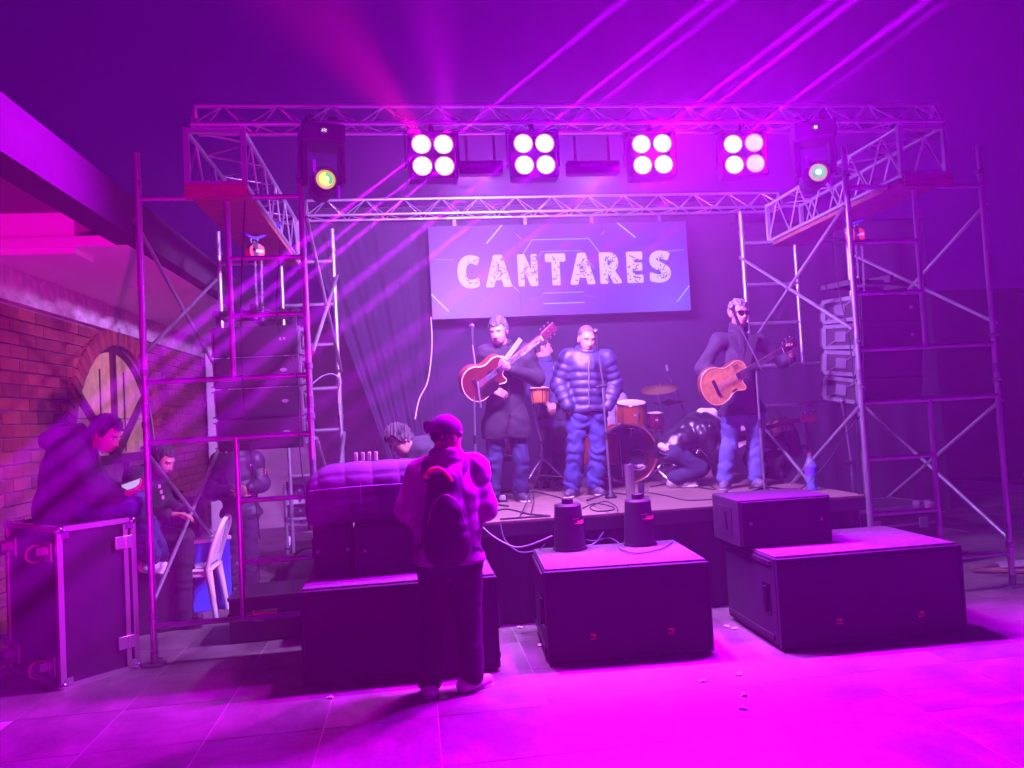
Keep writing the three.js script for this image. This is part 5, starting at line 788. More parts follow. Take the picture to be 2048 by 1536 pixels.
deckCable('cable coil between the right guitarist and the deck edge', [[1455, 985], [1440, 992], [1465, 999], [1500, 995], [1520, 1001], [1470, 1006], [1440, 1002]], .007);
deckCable('cable trailing behind the bass drum to the right', [[1300, 975], [1340, 968], [1390, 975], [1430, 980], [1420, 972]], .006);
deckCable('cable from the bongo stand to the amplifier', [[1030, 1000], [1065, 985], [1095, 990], [1130, 1000], [1150, 1008]], .006);
const grey = M(0x8a84a0, .6);
cable('pale cable drooping from the deck to the left spark machine', [oz(962, 1052, -5.7), oz(990, 1075, -5.66), oz(1030, 1094, -5.6), oz(1060, 1090, -5.5), oz(1105, 1072, -5.35)], .006, grey);
cable('thin dark cable drooping under the pale one', [oz(1000, 1045, -5.72), oz(1010, 1080, -5.68), oz(1040, 1104, -5.62), oz(1075, 1100, -5.6), oz(1090, 1088, -5.45)], .005, M(0x5a5470, .6));
cable('cable between the two spark machines on the subwoofer', [oy(1168, 1078, .612), oy(1190, 1082, .612), oy(1215, 1076, .612), oy(1235, 1084, .612), oy(1242, 1098, .612), oy(1275, 1106, .612), oy(1320, 1098, .612), oy(1345, 1082, .612)], .005, M(0x4a3a66, .6));
cable('short stiff cable end beside the left spark machine', [oy(1170, 1092, .612), oy(1190, 1086, .63), oz(1207, 1064, -5.45)], .005, grey);
for (const [i, px, py] of [[0, 560, 1190], [1, 500, 1170], [2, 470, 1160]]) cable(['first', 'second', 'third'][i] + ' white cable on the floor behind the left tower', [oy(px, py, .006), oy(px - 30, py + 12, .006), oy(px - 10, py + 24, .006), oy(px + 30, py + 30, .006)], .005, mat.white);
// litter on the floor
const lit = M(0xb8a0b0, .7); [[1405, 1363], [1487, 1390], [1487, 1418], [1478, 1350], [1452, 1254], [1470, 1258], [1080, 1292], [1040, 1256], [1180, 1310], [660, 1396], [320, 1318], [1100, 1268]].forEach(([px, py], i) => { const p = oy(px, py, .006), t = thing('litter_scrap', ['crumpled scrap right of the middle subwoofer', 'upper of two small scraps on the bright floor', 'lower of two small scraps on the bright floor', 'tiny scrap between the middle and right subwoofers', 'bent scrap in the gap by the right subwoofer', 'second bent scrap in the gap by the right subwoofer', 'flat scrap left of the middle subwoofer', 'small scrap under the stage skirt gap', 'small scrap near the middle subwoofer corner', 'pebble-like scrap before the left subwoofer', 'dark scrap at the foot of the left tower', 'scrap beside the middle subwoofer foot'][i], 'litter', p, 'litter on the floor', i * 1.3); const g = new THREE.PlaneGeometry(.045, .03, 4, 3).rotateX(-Math.PI / 2), q = g.attributes.position; for (let k = 0; k < q.count; k++) q.setY(k, .012 * hash(k, i, 3) + .002); g.computeVertexNormals(); part(t, 'paper', g, M(i === 10 ? 0x151318 : 0xb8a8b0, .8, { side: THREE.DoubleSide })); });
// ---------------------------------------------------------------- the people
const jn = (z, o) => { const j = {}; for (const [k, v] of Object.entries(o)) j[k] = Array.isArray(v) ? oz(v[0], v[1], z + (v[2] ?? 0)) : v; return j; };
const feet = (j, y) => { for (const k of ['A', 'B']) { j['f' + k].y = y + .1; j['t' + k].y = y + .034; } return j; };
const black1 = clothMat(0x131218), coatMat = clothMat(0x0f0e13), jeans = clothMat(0x27356c), jeans2 = clothMat(0x4a5688), darkJeans = clothMat(0x1c2138), puffMat = clothMat(0x272a48, { rough: .5, bump: .0008 });
const leather = clothMat(0x141318, { rough: .33, bump: .0006 }), shoeDark = M(0x3a3640, .6), shoeBlack = M(0x16151a, .5), soleWhite = M(0xd8d2d0, .6);

// 1 capped man in the foreground, seen from behind
{
  const z = -4.56, j = feet(jn(z, { hip: [897, 1105], chest: [893, 985, .02], neck: [893, 922], head: [893, 876, -.02], sA: [845, 946], sB: [946, 940], eA: [818, 1020, .03], eB: [968, 1012, .0], wA: [850, 1052, -.22], wB: [935, 1008, -.26], hA: [868, 1112], hB: [932, 1112], kA: [864, 1240, -.03], kB: [938, 1238, -.03], fA: [859, 1348, .02], fB: [943, 1352, .0], tA: [862, 1374, -.13], tB: [975, 1366, -.05] }), 0);
  j.look = V(.72, -.28, -.62); const d = j.wB.clone().sub(j.eB).normalize();
  j.handB = { f: V(-.5, .15, -.8), n: V(-.6, .5, .2), x: V(0, 1, 0), c: .8 }; j.handA = { f: V(.6, .1, -.8), n: V(.4, .6, 0), x: V(0, 1, 0), c: .8 };
  const P = person('man in a backwards cap with a black backpack watching the stage from behind', V(.11, 0, -4.56), j, { face: V(.25, 0, -1), scale: 1, bulk: .006, hairline: .02, jacket: { mat: clothMat(0x806c78, { rough: .75 }), ease: .036, wide: -.055, hemPx: 1122, drop: .2, fold: .013, freq: 24, flat: .8, collar: { r: .075, t: .03, h: .045, up: .0 }, collarMat: clothMat(0x7a6274) }, trousers: { mat: clothMat(0x17151c), ease: .016, fold: .005 }, shoes: { mat: M(0xc8b4bc, .65), sole: soleWhite }, torso: 1.3, seed: 5 });
  const c = j.head, q = P.q, L = (x, y, zz) => V(x, y, zz).applyQuaternion(q).add(c);
  const cap_ = wpart(P.t, 'cap', blob([ell(L(0, .045, -.012), [.088, .094, .108], q, { cut: [[0, -1, .08, .03]] })], .0055, { k: .01 }), clothMat(0x3a2434));
  // the peak points backwards
  const bq = q.clone().multiply(new THREE.Quaternion().setFromEuler(new THREE.Euler(.28, Math.PI, 0))), pk = new THREE.CylinderGeometry(.082, .078, .01, 28, 1, false, -1.45, 2.9).scale(1, 1, 1.25); const pp = pk.attributes.position; for (let i = 0; i < pp.count; i++) pp.setY(i, pp.getY(i) - 3.2 * pp.getX(i) * pp.getX(i)); pk.computeVertexNormals(); pk.applyQuaternion(bq); const po = L(0, .028, -.075); wpart(cap_, 'peak', pk.translate(po.x, po.y, po.z), clothMat(0x3a2030));
  const bd = box(.05, .018, .003); bd.applyQuaternion(q.clone().multiply(new THREE.Quaternion().setFromEuler(new THREE.Euler(0, -1.2, 0)))); const bp = L(-.086, .042, .03); wpart(cap_, 'side_print', bd.translate(bp.x, bp.y, bp.z), M(0xc8a8b8, .7, { map: canvasTex(64, 24, g => { g.fillStyle = '#4a2a44'; g.fillRect(0, 0, 64, 24); g.fillStyle = '#e8c8d8'; for (let k = 0; k < 7; k++) { g.fillRect(3 + k * 8, 3, 6, 8); g.fillRect(3 + k * 8, 14, 5, 7); } }) }));
  wpart(cap_, 'button', ball(.009, L(0, .139, -.012).x, L(0, .139, -.012).y, L(0, .139, -.012).z, 10, 8), clothMat(0x3a2434));
  // backpack
  const b0 = oz(893, 1105, z + .16), bt = thing('backpack', 'black backpack with a red grab handle on the capped man', 'backpack', b0), S = (px, py, dz) => oz(px, py, z + dz);
  wpart(bt, 'pack', blob([cap(S(893, 1085, .15), S(888, 975, .15), .145, .105, { n: V(-.2, 0, 1), f: .62 }), cap(S(893, 1080, .22), S(890, 1030, .22), .1, .09, { n: V(-.2, 0, 1), f: .5 })], .011, { k: .05, disp: folds(.005, 26, 17) }), M(0x131016, .7, { bumpMap: tCloth, bumpScale: .0015 }));
  wpart(bt, 'grab_handle', tube([S(848, 955, .2), S(862, 940, .22), S(880, 938, .22), S(898, 954, .21), S(904, 962, .2)], .011, 8), M(0xc83a40, .7));
  wpart(bt, 'strap', [tube([S(855, 962, .15), S(848, 935, .1), S(852, 922, .0), S(856, 940, -.12)], .02, 6), tube([S(920, 962, .15), S(930, 935, .1), S(930, 920, .0), S(926, 945, -.12)], .02, 6)], M(0x151218, .8)); wpart(bt, 'zip', tube([S(855, 1050, .25), S(868, 1005, .27), S(890, 990, .275), S(915, 1005, .27), S(930, 1050, .25)], .004, 4), M(0x6a4a58, .5)); wpart(bt, 'hip_belt', [tube([S(840, 1095, .12), S(828, 1100, .02), S(850, 1104, -.1)], .016, 6), tube([S(946, 1095, .12), S(958, 1100, .02), S(940, 1104, -.1)], .016, 6)], M(0x2a1f28, .8));
  const ph = thing('mobile_phone', 'phone held by the capped man in front of his chest', 'phone', S(915, 1000, -.36)); wpart(ph, 'case', rbox(.08, .16, .01, .006).rotateX(-.5).translate(S(915, 1000, -.36).x, S(915, 1000, -.36).y, S(915, 1000, -.36).z), mat.blackGloss);
}
// 2 guitarist in a long dark coat
{
  const z = -6.98, j = feet(jn(z, { hip: [1012, 842], chest: [1010, 738], neck: [1008, 697, .02], head: [997, 662, .08], sA: [972, 708, .02], sB: [1050, 706, -.03], eA: [958, 770, -.02], eB: [1074, 758, .08], wA: [975, 776, .2], wB: [1021, 739, .25], hA: [993, 848], hB: [1030, 848], kA: [988, 925, .02], kB: [1042, 918, .04], fA: [985, 985], fB: [1042, 985], tA: [975, 1002, .14], tB: [1052, 1003, .14] }), SY);
  j.look = V(-.42, -.3, .85);
  j.handB = { f: V(-.55, .35, .2), n: V(-.3, .5, -.6), x: V(.2, .9, .3), c: .75 }; j.handA = { f: V(.7, -.3, .1), n: V(0, -.2, -1), x: V(0, .8, .2), c: .5 };
  const P = person('guitarist in a long black coat and jeans looking down at his guitar', oz(1012, 995, z).setY(SY), j, { face: V(-.1, 0, 1), torso: 1.12, hair: [.012, .011, .012], hair2: [.07, .066, .07], curl: .008, bulk: .016, hairline: .066, jacket: { name: 'coat', mat: coatMat, ease: .024, drop: .1, flare: 1.12, wide: -.03, skirt: .75, hemPx: 876, fold: .007, freq: 20, collar: { r: .068, t: .02, h: .05, open: .5 } }, trousers: { mat: clothMat(0x1c2448), ease: .014, fold: .012 }, shoes: { mat: shoeDark, sole: soleWhite }, seed: 11, brow: [.03, .025, .025] });
  wpart(P.t, 'lapel', [board(oz(1000, 704, z + .115), oz(1015, 745, z + .165), .045, .006, V(1, .3, .1)), board(oz(1024, 700, z + .1), oz(1019, 745, z + .165), .04, .006, V(1, -.2, .1))], clothMat(0x0b0a0e));
  wpart(P.t, 'front_seam', tube([oz(1017, 745, z + .165), oz(1018, 790, z + .175), oz(1017, 830, z + .165), oz(1016, 872, z + .17)], .004, 5), mat.black);
  wpart(P.t, 'coat_button', [752, 790, 830].map(y => { const p = oz(1020, y, z + .158); return cyl(.009, .006, 0, 0, 0, 10).rotateX(Math.PI / 2).translate(p.x, p.y, p.z); }), mat.blackGloss);
  const G1 = guitar('acoustic_guitar', 'reddish acoustic guitar with pale binding held by the man in the coat', 'acoustic guitars', { c: oz(973, 757, z + .28), u: oz(1082, 676, z + .24).sub(oz(973, 757, z + .28)), n: V(-.5, -.62, .6), s: .95, cut: true, neck: .4, depth: .085, top: M(0x6e3222, .35, { map: rep(tWood, 2, 2) }), side: M(0x6a2c22, .35), binding: M(0xe8d2bc, .4), headMat: M(0x4a1a20, .35), board: M(0x241418, .45), extra: (body, put) => { part(body, 'pickguard', put(new THREE.CircleGeometry(.07, 24).scale(1.3, .8, 1).translate(-.02, -.1, .0075)), M(0x1a1016, .3)); part(body, 'sound_hole', put(new THREE.RingGeometry(.035, .05, 32).translate(.05, 0, .0068)), M(0x1a0e10, .6)); part(body, 'sound_port', put(new THREE.CircleGeometry(.035, 28).translate(.05, 0, .0055)), M(0x060405, .9)); } });
  const st = thing('guitar_strap', 'pale patterned strap over the shoulder of the coat', 'strap', j.sB.clone()); const sm = M(0x9c8c80, .8, { map: canvasTex(32, 256, g => { g.fillStyle = '#e8dccc'; g.fillRect(0, 0, 32, 256); g.fillStyle = '#5a3a3a'; for (let k = 0; k < 12; k++) { g.beginPath(); g.moveTo(16, 6 + k * 21); g.lineTo(24, 14 + k * 21); g.lineTo(16, 22 + k * 21); g.lineTo(8, 14 + k * 21); g.fill(); } }) });
  for (const [a, b] of [[[1041, 678, .03], [1030, 694, .15]], [[1030, 694, .15], [1012, 718, .24]], [[1012, 718, .24], [1006, 730, .27]]]) wpart(st, 'band', board(oz(a[0], a[1], z + a[2]), oz(b[0], b[1], z + b[2]), .04, .005, V(.7, -.75, .1)), sm);
}
// 3 man in a puffer jacket, hands in his pockets
{
  const z = -7.06, j = feet(jn(z, { hip: [1174, 818], chest: [1174, 738], neck: [1173, 704], head: [1173, 678, .05], sA: [1138, 716], sB: [1212, 718], eA: [1117, 768, -.04], eB: [1231, 772, -.04], wA: [1137, 815, .09], wB: [1213, 816, .09], hA: [1155, 832], hB: [1193, 832], kA: [1150, 905, .03], kB: [1196, 903, .02], fA: [1144, 972], fB: [1190, 970], tA: [1136, 990, .14], tB: [1203, 985, .13] }), SY);
  j.look = V(.12, -.34, 1); j.handA = { f: V(.5, -.75, -.5), n: V(.3, 0, -1), x: V(.3, 0, 1), c: .3 }; j.handB = { f: V(-.5, -.75, -.5), n: V(-.3, 0, -1), x: V(-.3, 0, 1), c: .3 };
  const P = person('man in a navy puffer jacket with hands in his jeans pockets', oz(1170, 988, z).setY(SY), j, { face: V(.05, 0, 1), hair: [.03, .024, .022], hair2: [.09, .06, .05], bulk: .004, curl: .002, hairline: .086, hs: 1, beard: false, jacket: { name: 'puffer_jacket', mat: puffMat, ease: .036, quilt: [.02, .075], drop: .1, hemPx: 823, fold: .005, freq: 34, flat: .82, k: .03, collar: { r: .08, t: .03, h: .03 } }, trousers: { mat: jeans, ease: .02, fold: .016 }, shoes: { mat: M(0x4a4250, .6), sole: soleWhite }, torso: 1.12, seed: 21 });
  const zp = []; for (let k = 0; k < 9; k++) zp.push(oz(1177 + (k % 2), 712 + k * 13, z + .17 + .015 * Math.sin(k / 8 * 3.1))); wpart(P.t, 'zip', tube(zp, .005, 5), mat.galv);
  wpart(P.t, 'pocket_zip', [bar(oz(1141, 770, z + .17), oz(1138, 786, z + .165), .004, 5), bar(oz(1208, 770, z + .17), oz(1213, 786, z + .165), .004, 5)], mat.chrome);
}
// 4 guitarist in sunglasses with the natural guitar
{
  const z = -6.84, j = feet(jn(z, { hip: [1487, 808], chest: [1478, 712], neck: [1477, 660], head: [1477, 626, .06], sA: [1437, 682], sB: [1518, 684], eA: [1403, 737, -.02], eB: [1566, 722, -.02], wA: [1450, 748, .22], wB: [1584, 716, .16], hA: [1464, 826], hB: [1507, 826], kA: [1458, 895, .04], kB: [1512, 895, .0], fA: [1450, 958], fB: [1512, 955], tA: [1447, 978, .14], tB: [1522, 973, .12] }), SY);
  j.look = V(.12, -.14, 1); j.handA = { f: V(.75, -.25, .1), n: V(.1, -.5, -.8), x: V(.2, .9, .2), c: [.7, .8, .8, .9] }; j.handB = { f: V(-.3, .8, .35), n: V(-.5, .1, .7), x: V(-.6, .2, -.7), c: .7 };
  const P = person('guitarist in sunglasses and dark grey jacket playing the natural wood guitar', oz(1485, 975, z).setY(SY), j, { face: V(-.05, 0, 1), hair: [.05, .047, .05], hair2: [.2, .19, .2], curl: .009, bulk: .014, hairline: .074, brow: [.05, .045, .045], jacket: { mat: clothMat(0x211e28), ease: .014, drop: .15, skirt: .2, wide: -.02, hemPx: 828, fold: .007, freq: 26, collar: { r: .066, t: .022, h: .05 }, collarMat: clothMat(0x1c1a22) }, trousers: { mat: jeans2, ease: .016, fold: .012 }, shoes: { mat: M(0x625a68, .7), sole: M(0x8a8290, .6) }, seed: 31 });
  wpart(P.t, 'knit_sweater', blob([cap(oz(1479, 660, z + .075), oz(1490, 728, z + .14), .05, .022, { n: V(0, .1, 1), f: .6 })], .008, { k: .02, disp: (x, y, zz) => .0035 * Math.sin(x * 520) }), clothMat(0x17151c));
  wpart(P.t, 'lapel', [board(oz(1462, 672, z + .1), oz(1487, 730, z + .168), .04, .007, V(1, .3, 0)), board(oz(1502, 670, z + .09), oz(1494, 730, z + .168), .045, .007, V(1, -.1, 0))], clothMat(0x1b1922));
  wpart(P.t, 'cuff', [bar(j.wA.clone().lerp(j.eA, .02), j.wA.clone().lerp(j.eA, .2), .044, 14, .048), bar(j.wB.clone().lerp(j.eB, .02), j.wB.clone().lerp(j.eB, .2), .044, 14, .048)], clothMat(0x15131a));
  const s = wpart(P.t, 'sunglasses', [-1, 1].map(k => { const g = new RoundedBoxGeometry(.056, .04, .008, 2, .004).rotateY(k * .18); const p = V(k * .032, .002, .103); g.translate(p.x, p.y, p.z).applyQuaternion(P.q).translate(j.head.x, j.head.y, j.head.z); return g; }).concat([-1, 1].map(k => bar(P.L(k * .06, .012, .095), P.L(k * .08, .006, -.01), .004, 5)), [bar(P.L(-.01, .012, .108), P.L(.01, .012, .108), .004, 5)]), mat.blackGloss);
  const c = oz(1452, 764, z + .27); guitar('acoustic_guitar', 'natural spruce cutaway guitar with dotted sound holes', 'acoustic guitars', { c, u: oz(1582, 690, z + .25).sub(c), n: V(.05, -.14, .98), s: 1, cut: true, neck: .39, depth: .06, top: M(0xd9a052, .3, { map: rep(tGrain, 2) }), side: M(0x5a3018, .35), binding: M(0xe2b878, .4), headMat: M(0x3a1a1c, .35), extra: (body, put) => { const g = []; for (let i = 0; i < 5; i++) { g.push(new THREE.CircleGeometry(.0042, 10).translate(.12 + i * .018, .1 - i * .003, .0062), new THREE.CircleGeometry(.0042, 10).translate(.1 + i * .02, .052, .0062)); } for (let i = 0; i < 4; i++) g.push(new THREE.PlaneGeometry(.05, .0045).translate(.14, .064 + i * .0095, .0062)); part(body, 'sound_holes', put(G(g)), M(0x1a0e08, .9)); part(body, 'control_plate', put(rbox(.05, .018, .003, .001, .04, -.105, .006)), M(0x2a1a10, .5)); } });
  wpart(thing('guitar_strap', 'black strap across the chest of the guitarist in sunglasses', 'strap', j.sB.clone()), 'band', [board(oz(1512, 668, z + .1), oz(1498, 712, z + .17), .055, .006, V(1, .2, 0)), board(oz(1498, 712, z + .17), oz(1494, 735, z + .2), .055, .006, V(1, .2, 0))], mat.blackSoft);
}
// 5 percussionist behind, in profile
{
  const z = -8.15, j = feet(jn(z, { hip: [1105, 832], chest: [1098, 762], neck: [1090, 722], head: [1085, 696, 0], sA: [1068, 738, .05], sB: [1117, 738, -.06], eA: [1066, 785, .05], eB: [1125, 785, 0], wA: [1085, 802, .22], wB: [1106, 808, .26], hA: [1092, 838], hB: [1116, 838], kA: [1090, 900], kB: [1118, 900], fA: [1090, 952], fB: [1118, 952], tA: [1092, 968, .13], tB: [1124, 968, .12] }), SY);
  j.look = V(1, -.1, .12); j.handA = { f: V(.3, -.3, .8), n: V(0, -1, 0), x: V(1, 0, 0), c: .3 }; j.handB = { f: V(-.2, -.3, .9), n: V(0, -1, 0), x: V(-1, 0, 0), c: .35 };
  const P = person('percussionist in a dark zipped jacket standing behind the bongos in profile', oz(1104, 968, z).setY(SY), j, { face: V(.35, 0, 1), hs: .95, bulk: .02, curl: .012, hairline: .06, jacket: { mat: clothMat(0x2a2c48), ease: .018, drop: .12, fold: .006, collar: { r: .062, t: .018, h: .03 } }, trousers: { mat: black1 }, shoes: { mat: shoeBlack }, seed: 41 }); const zp = []; for (let k = 0; k < 6; k++) zp.push(oz(1107 + k * .6, 732 + k * 16, z + .15)); wpart(P.t, 'zip', tube(zp, .004, 5), mat.galv);
}
// 6 crouching man in a shiny black jacket
{
  const z = -7.28, j = jn(z, { hip: [1342, 897, .02], chest: [1397, 855, -.02], neck: [1427, 846, -.04], head: [1452, 872, -.06], sA: [1412, 862, .14], sB: [1418, 858, -.22], eA: [1432, 905, .16], eB: [1440, 900, -.22], wA: [1438, 948, .1], wB: [1446, 945, -.2], hA: [1346, 905, .1], hB: [1346, 902, -.1], kA: [1400, 938, .12], kB: [1404, 932, -.14], fA: [1352, 957, .1], fB: [1356, 954, -.12], tA: [1388, 974, .12], tB: [1392, 968, -.1] });
  j.tA.y = SY + .036; j.tB.y = SY + .036; j.fA.y = Math.max(j.fA.y, SY + .1); j.fB.y = Math.max(j.fB.y, SY + .1); j.look = V(.75, -.6, -.25); j.handA = { f: V(.3, -.9, 0), n: V(.5, -.2, 0), x: V(0, 0, 1), c: .5 };
  const P = person('crouching man bent over in a shiny black quilted jacket', oz(1370, 968, z).setY(SY), j, { face: V(.45, -.85, -.05), headUp: V(.6, .75, 0), bulk: .012, jacket: { mat: leather, ease: .036, quilt: [.008, .085], wide: 0, drop: .0, fold: .013, freq: 26, flat: .9, k: .06 }, trousers: { mat: darkJeans, ease: .02, fold: .01 }, shoes: { mat: M(0x8a8078, .6), sole: soleWhite }, torso: 1.1, seed: 51 });
  wpart(P.t, 'hood', blob([cap(oz(1402, 826, z), oz(1424, 828, z - .02), .05, .055), cap(oz(1424, 828, z - .02), oz(1440, 848, z - .05), .05, .04)], .009, { k: .03, disp: folds(.006, 50, 23) }), clothMat(0xc8bcc8));
  wpart(P.t, 'shirt_hem', blob([cap(oz(1322, 892, z + .12), oz(1350, 906, z + .16), .035, .03)], .008, { k: .02, disp: folds(.005, 60, 27) }), clothMat(0xcabdd0)); wpart(P.t, 'belt', tube([oz(1318, 905, z + .1), oz(1340, 912, z + .17), oz(1362, 918, z + .16)], .013, 6), mat.black);
}
// 7 bass player squatting behind the right guitarist
{
  const z = -7.75, j = feet(jn(z, { hip: [1535, 935], chest: [1540, 890, .06], neck: [1545, 868, .08], head: [1548, 848, .14], sA: [1512, 882, .08], sB: [1572, 880, .05], eA: [1500, 918, .14], eB: [1590, 900, .15], wA: [1502, 905, .32], wB: [1585, 862, .28], hA: [1522, 940], hB: [1550, 940], kA: [1510, 925, .38], kB: [1572, 925, .36], fA: [1512, 962, .2], fB: [1566, 962, .2], tA: [1510, 975, .33], tB: [1568, 975, .33] }), SY);
  j.look = V(.3, -.45, .85); j.handA = { f: V(.4, -.6, .4), n: V(.2, 0, -1), x: V(.2, .9, .3), c: .5 }; j.handB = { f: V(-.4, .6, .3), n: V(-.3, .2, -.8), x: V(-.6, .2, -.6), c: .8 };
  person('musician squatting in the dark behind the right guitarist with an electric guitar', oz(1540, 968, z).setY(SY), j, { face: V(.1, -.1, 1), jacket: { mat: black1, ease: .024, drop: .05, fold: .006, collar: { r: .064, t: .02, h: .03 } }, trousers: { mat: clothMat(0x181620), ease: .02 }, shoes: { mat: shoeBlack }, seed: 61, bulk: .016 });
  const c = oz(1483, 866, z + .4); guitar('electric_guitar', 'cream electric guitar with maple headstock held low in the dark', undefined, { c, u: oz(1612, 838, z + .36).sub(c), n: V(-.05, .1, 1), s: .95, solid: true, fender: true, neck: .44, depth: .042, top: M(0xe8dccb, .3), side: M(0xd8ccb8, .35), neckMat: M(0xc8924e, .45), board: M(0x5a2c1c, .45), headMat: M(0xd8a664, .4) });
}
// 8 technician bending behind the quilted cover
{
  const z = -6.45, j = feet(jn(z, { hip: [905, 945, -.1], chest: [855, 905, .02], neck: [828, 892, .08], head: [800, 882, .14], sA: [842, 908, .2], sB: [848, 890, -.14], eA: [812, 945, .22], eB: [822, 925, -.08], wA: [775, 952, .2], wB: [782, 940, .0], hA: [902, 958, .02], hB: [908, 955, -.2], kA: [892, 1005, .08], kB: [900, 1002, -.12], fA: [905, 1048, .0], fB: [912, 1044, -.2], tA: [890, 1060, .1], tB: [898, 1058, -.1] }), SY);
  j.look = V(-.7, -.62, .4); j.handA = { f: V(-.8, -.3, .2), n: V(0, -1, 0), x: V(0, 0, -1), c: .5 };
  const P = person('technician with tousled hair bending over the quilted cover', oz(905, 1055, z - .1).setY(SY), j, { face: V(-.5, -.8, .3), headUp: V(-.6, .8, 0), bulk: .022, curl: .016, hair: [.02, .016, .018], hair2: [.05, .04, .042], jacket: { mat: clothMat(0x23212c), ease: .026, drop: .05, fold: .01 }, trousers: { mat: black1 }, shoes: { mat: shoeBlack }, seed: 71 });
}
// 9 young man hunched on the flight case with a phone
{
  const z = -5.78, j = jn(z, { hip: [122, 1010], chest: [142, 925], neck: [172, 880, .02], head: [212, 868, .04], sA: [140, 905, .18], sB: [160, 905, -.2], eA: [188, 985, .2], eB: [200, 980, -.18], wA: [240, 992, .14], wB: [248, 985, -.08], hA: [128, 1020, .1], hB: [132, 1018, -.1], kA: [262, 1012, .1], kB: [275, 1005, -.2], fA: [300, 1112, -.55], fB: [318, 1108, -.75], tA: [322, 1140, -.62], tB: [338, 1136, -.82] });
  j.look = V(.85, -.52, .2); j.handA = { f: V(.8, .25, 0), n: V(.1, .9, -.3), x: V(0, .3, -1), c: .55 }; j.handB = { f: V(.8, .25, 0), n: V(.1, .9, .3), x: V(0, .3, 1), c: .55 };
  const P = person('young man in a hooded black coat hunched on the flight case over his phone', V(-2.4, caseH, -5.78), j, { face: V(.85, -.25, .3), bulk: .02, curl: .01, hair: [.012, .01, .012], jacket: { mat: clothMat(0x141219), ease: .05, drop: .04, fold: .012, freq: 18, flat: .85, k: .05 }, trousers: { mat: clothMat(0x23305e), ease: .016 }, shoes: { mat: M(0xd8c8d4, .6), sole: soleWhite }, seed: 81, torso: 1.1 });
  wpart(P.t, 'hood', blob([cap(oz(98, 882, z - .1), oz(118, 872, z + .12), .06, .06), cap(oz(118, 872, z + .12), oz(160, 862, z + .02), .06, .055), cap(oz(98, 882, z - .1), oz(150, 862, z - .14), .06, .05)], .012, { k: .05, disp: folds(.008, 30, 37) }), clothMat(0x3a3242));
  const p = oz(266, 972, z + .02), ph = thing('mobile_phone', 'lit phone in the hands of the young man on the flight case', 'phone', p); const pq = new THREE.Quaternion().setFromEuler(new THREE.Euler(-.5, .5, .55)); wpart(ph, 'case', new RoundedBoxGeometry(.15, .075, .009, 2, .004).applyQuaternion(pq).translate(p.x, p.y, p.z), mat.blackGloss); wpart(ph, 'screen_light', new THREE.BoxGeometry(.138, .066, .002).translate(0, 0, .0062).applyQuaternion(pq).translate(p.x, p.y, p.z), M(0x111111, .3, { emissive: 0xdcc8ff, emissiveIntensity: .7 }));
}
// 10 second seated man behind the tower post
{
  const z = -6.7, j = feet(jn(z, { hip: [285, 1062], chest: [292, 975], neck: [305, 940, .02], head: [325, 920, .06], sA: [270, 955, .16], sB: [312, 955, -.18], eA: [285, 1020, .2], eB: [335, 1015, -.12], wA: [335, 1030, .2], wB: [362, 1020, 0], hA: [285, 1072, .1], hB: [290, 1070, -.1], kA: [368, 1080, .12], kB: [372, 1075, -.15], fA: [362, 1170, .1], fB: [368, 1165, -.15], tA: [392, 1190, .12], tB: [395, 1185, -.12] }), 0);
  for (const k of ['A', 'B']) { j['f' + k].y = .1; } j.look = V(.8, -.5, .35); j.handA = { f: V(.8, 0, 0), n: V(0, -1, 0), x: V(0, 0, -1), c: .5 };
  person('seated man in a black jacket with white lettering behind the tower post', V(j.hip.x, 0, j.hip.z), j, { face: V(.8, -.15, .5), bulk: .016, jacket: { mat: black1, ease: .03, drop: .05, fold: .008 }, trousers: { mat: black1 }, shoes: { mat: shoeBlack }, seed: 91 });
  const t = thing('packing_case', 'dark packing case the second seated man sits on', 'case', V(j.hip.x, 0, j.hip.z - .04), 'road cases', .3), h = j.hip.y - .13; part(t, 'body', rbox(.5, h, .5, .01, 0, h / 2 + .004, 0), mat.black); part(t, 'edging', [-1, 1].flatMap(s => [box(.51, .025, .025, 0, h - .01, s * .248), box(.025, h - .04, .025, s * .248, h / 2, .248)]), M(0x4a4650, .4, { metalness: .6 }));
  const p = oz(322, 985, z + .19); wpart(t.parent.children.find(o => o.userData.label?.startsWith('seated man in a black jacket')), 'chest_print', [0, 1, 2].map(k => box(.02, .03, .004, p.x - .01 + k * .012, p.y + .05 - k * .045, p.z)), M(0xd8d0e0, .7));
}
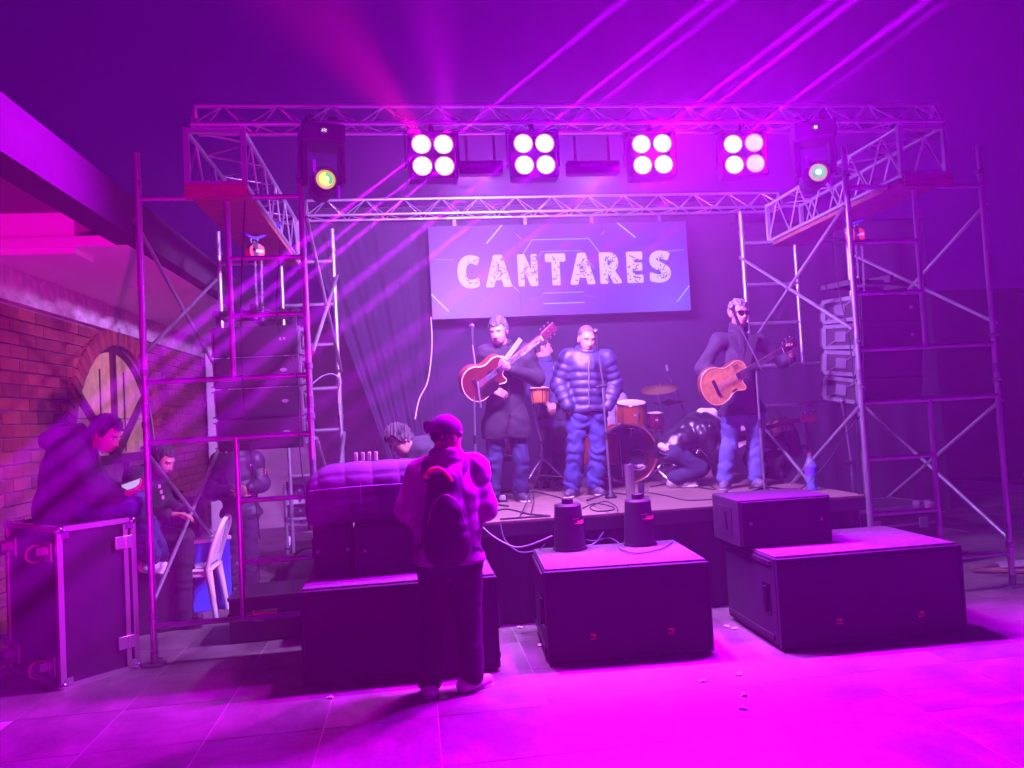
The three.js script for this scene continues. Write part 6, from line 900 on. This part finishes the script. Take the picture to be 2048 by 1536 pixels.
// 11 man standing behind the left tower, face hidden by the speakers
{
  const z = -8.0, j = feet(jn(z, { hip: [482, 1015], chest: [473, 945], neck: [470, 897], head: [470, 868, .04], sA: [440, 922], sB: [508, 920], eA: [424, 985, -.02], eB: [524, 968, .0], wA: [466, 985, .2], wB: [500, 975, .22], hA: [467, 1025], hB: [497, 1025], kA: [465, 1098], kB: [500, 1095], fA: [466, 1160], fB: [502, 1158], tA: [468, 1176, .14], tB: [508, 1174, .13] }), 0);
  j.look = V(.25, -.3, 1); j.handA = { f: V(.9, -.1, .2), n: V(.1, .2, -1), x: V(0, 1, .2), c: .6 }; j.handB = { f: V(-.8, -.3, .3), n: V(0, .2, -1), x: V(0, 1, .2), c: .7 };
  const P = person('man in an open dark padded jacket standing behind the left tower', oz(484, 1172, z).setY(0), j, { face: V(.1, 0, 1), beard: true, jacket: { name: 'padded_jacket', mat: clothMat(0x1d1a26, { rough: .55 }), ease: .036, quilt: [.012, .11], drop: .2, hemPx: 1030, fold: .007, collar: { r: .07, t: .026, h: .03, open: .5 } }, trousers: { mat: clothMat(0x221c2c), ease: .022 }, shoes: { mat: shoeBlack }, seed: 101, torso: 1.05 });
  const p = oz(503, 930, z + .165), q = oz(531, 943, z + .06); wpart(P.t, 'chest_tag', box(.018, .012, .004, p.x, p.y, p.z), mat.white); wpart(P.t, 'sleeve_tag', box(.008, .05, .02, q.x, q.y, q.z), M(0xd83a4a, .6));
}
// 12 drummer, almost hidden
{
  const z = -8.75, j = feet(jn(z, { hip: [1212, 895], chest: [1210, 820], neck: [1208, 782], head: [1206, 755, .03], sA: [1178, 798], sB: [1240, 798], eA: [1172, 845, .1], eB: [1253, 840, .08], wA: [1195, 838, .3], wB: [1246, 806, .42], hA: [1198, 905], hB: [1226, 905], kA: [1180, 880, .35], kB: [1232, 880, .38], fA: [1180, 940, .3], fB: [1230, 940, .3], tA: [1180, 955, .43], tB: [1234, 955, .43] }), SY);
  j.look = V(.1, -.2, 1); j.handB = { f: V(.4, -.1, .8), n: V(-.2, -.9, 0), x: V(-.8, .2, 0), c: .8 }; j.handA = { f: V(.2, -.2, .9), n: V(0, -1, 0), x: V(1, 0, 0), c: .8 };
  person('drummer seated behind the bass drum, mostly hidden by the puffer jacket', oz(1212, 950, z).setY(SY), j, { face: V(0, 0, 1), jacket: { mat: clothMat(0x8a86a8), ease: .02, drop: .05 }, trousers: { mat: jeans }, shoes: { mat: shoeBlack }, seed: 111 });
  const t = thing('drum_stool', 'round stool under the drummer', 'stool', V(j.hip.x, SY, j.hip.z)), h = j.hip.y - SY - .12; part(t, 'seat', cyl(.16, .06, 0, h - .03, 0, 24), mat.black); for (let k = 0; k < 3; k++) part(t, 'leg', bar(V(0, h - .06, 0), V(Math.cos(k * 2.1) * .22, .01, Math.sin(k * 2.1) * .22), .011, 7), mat.chrome);
}
renderer.render(scene, camera);
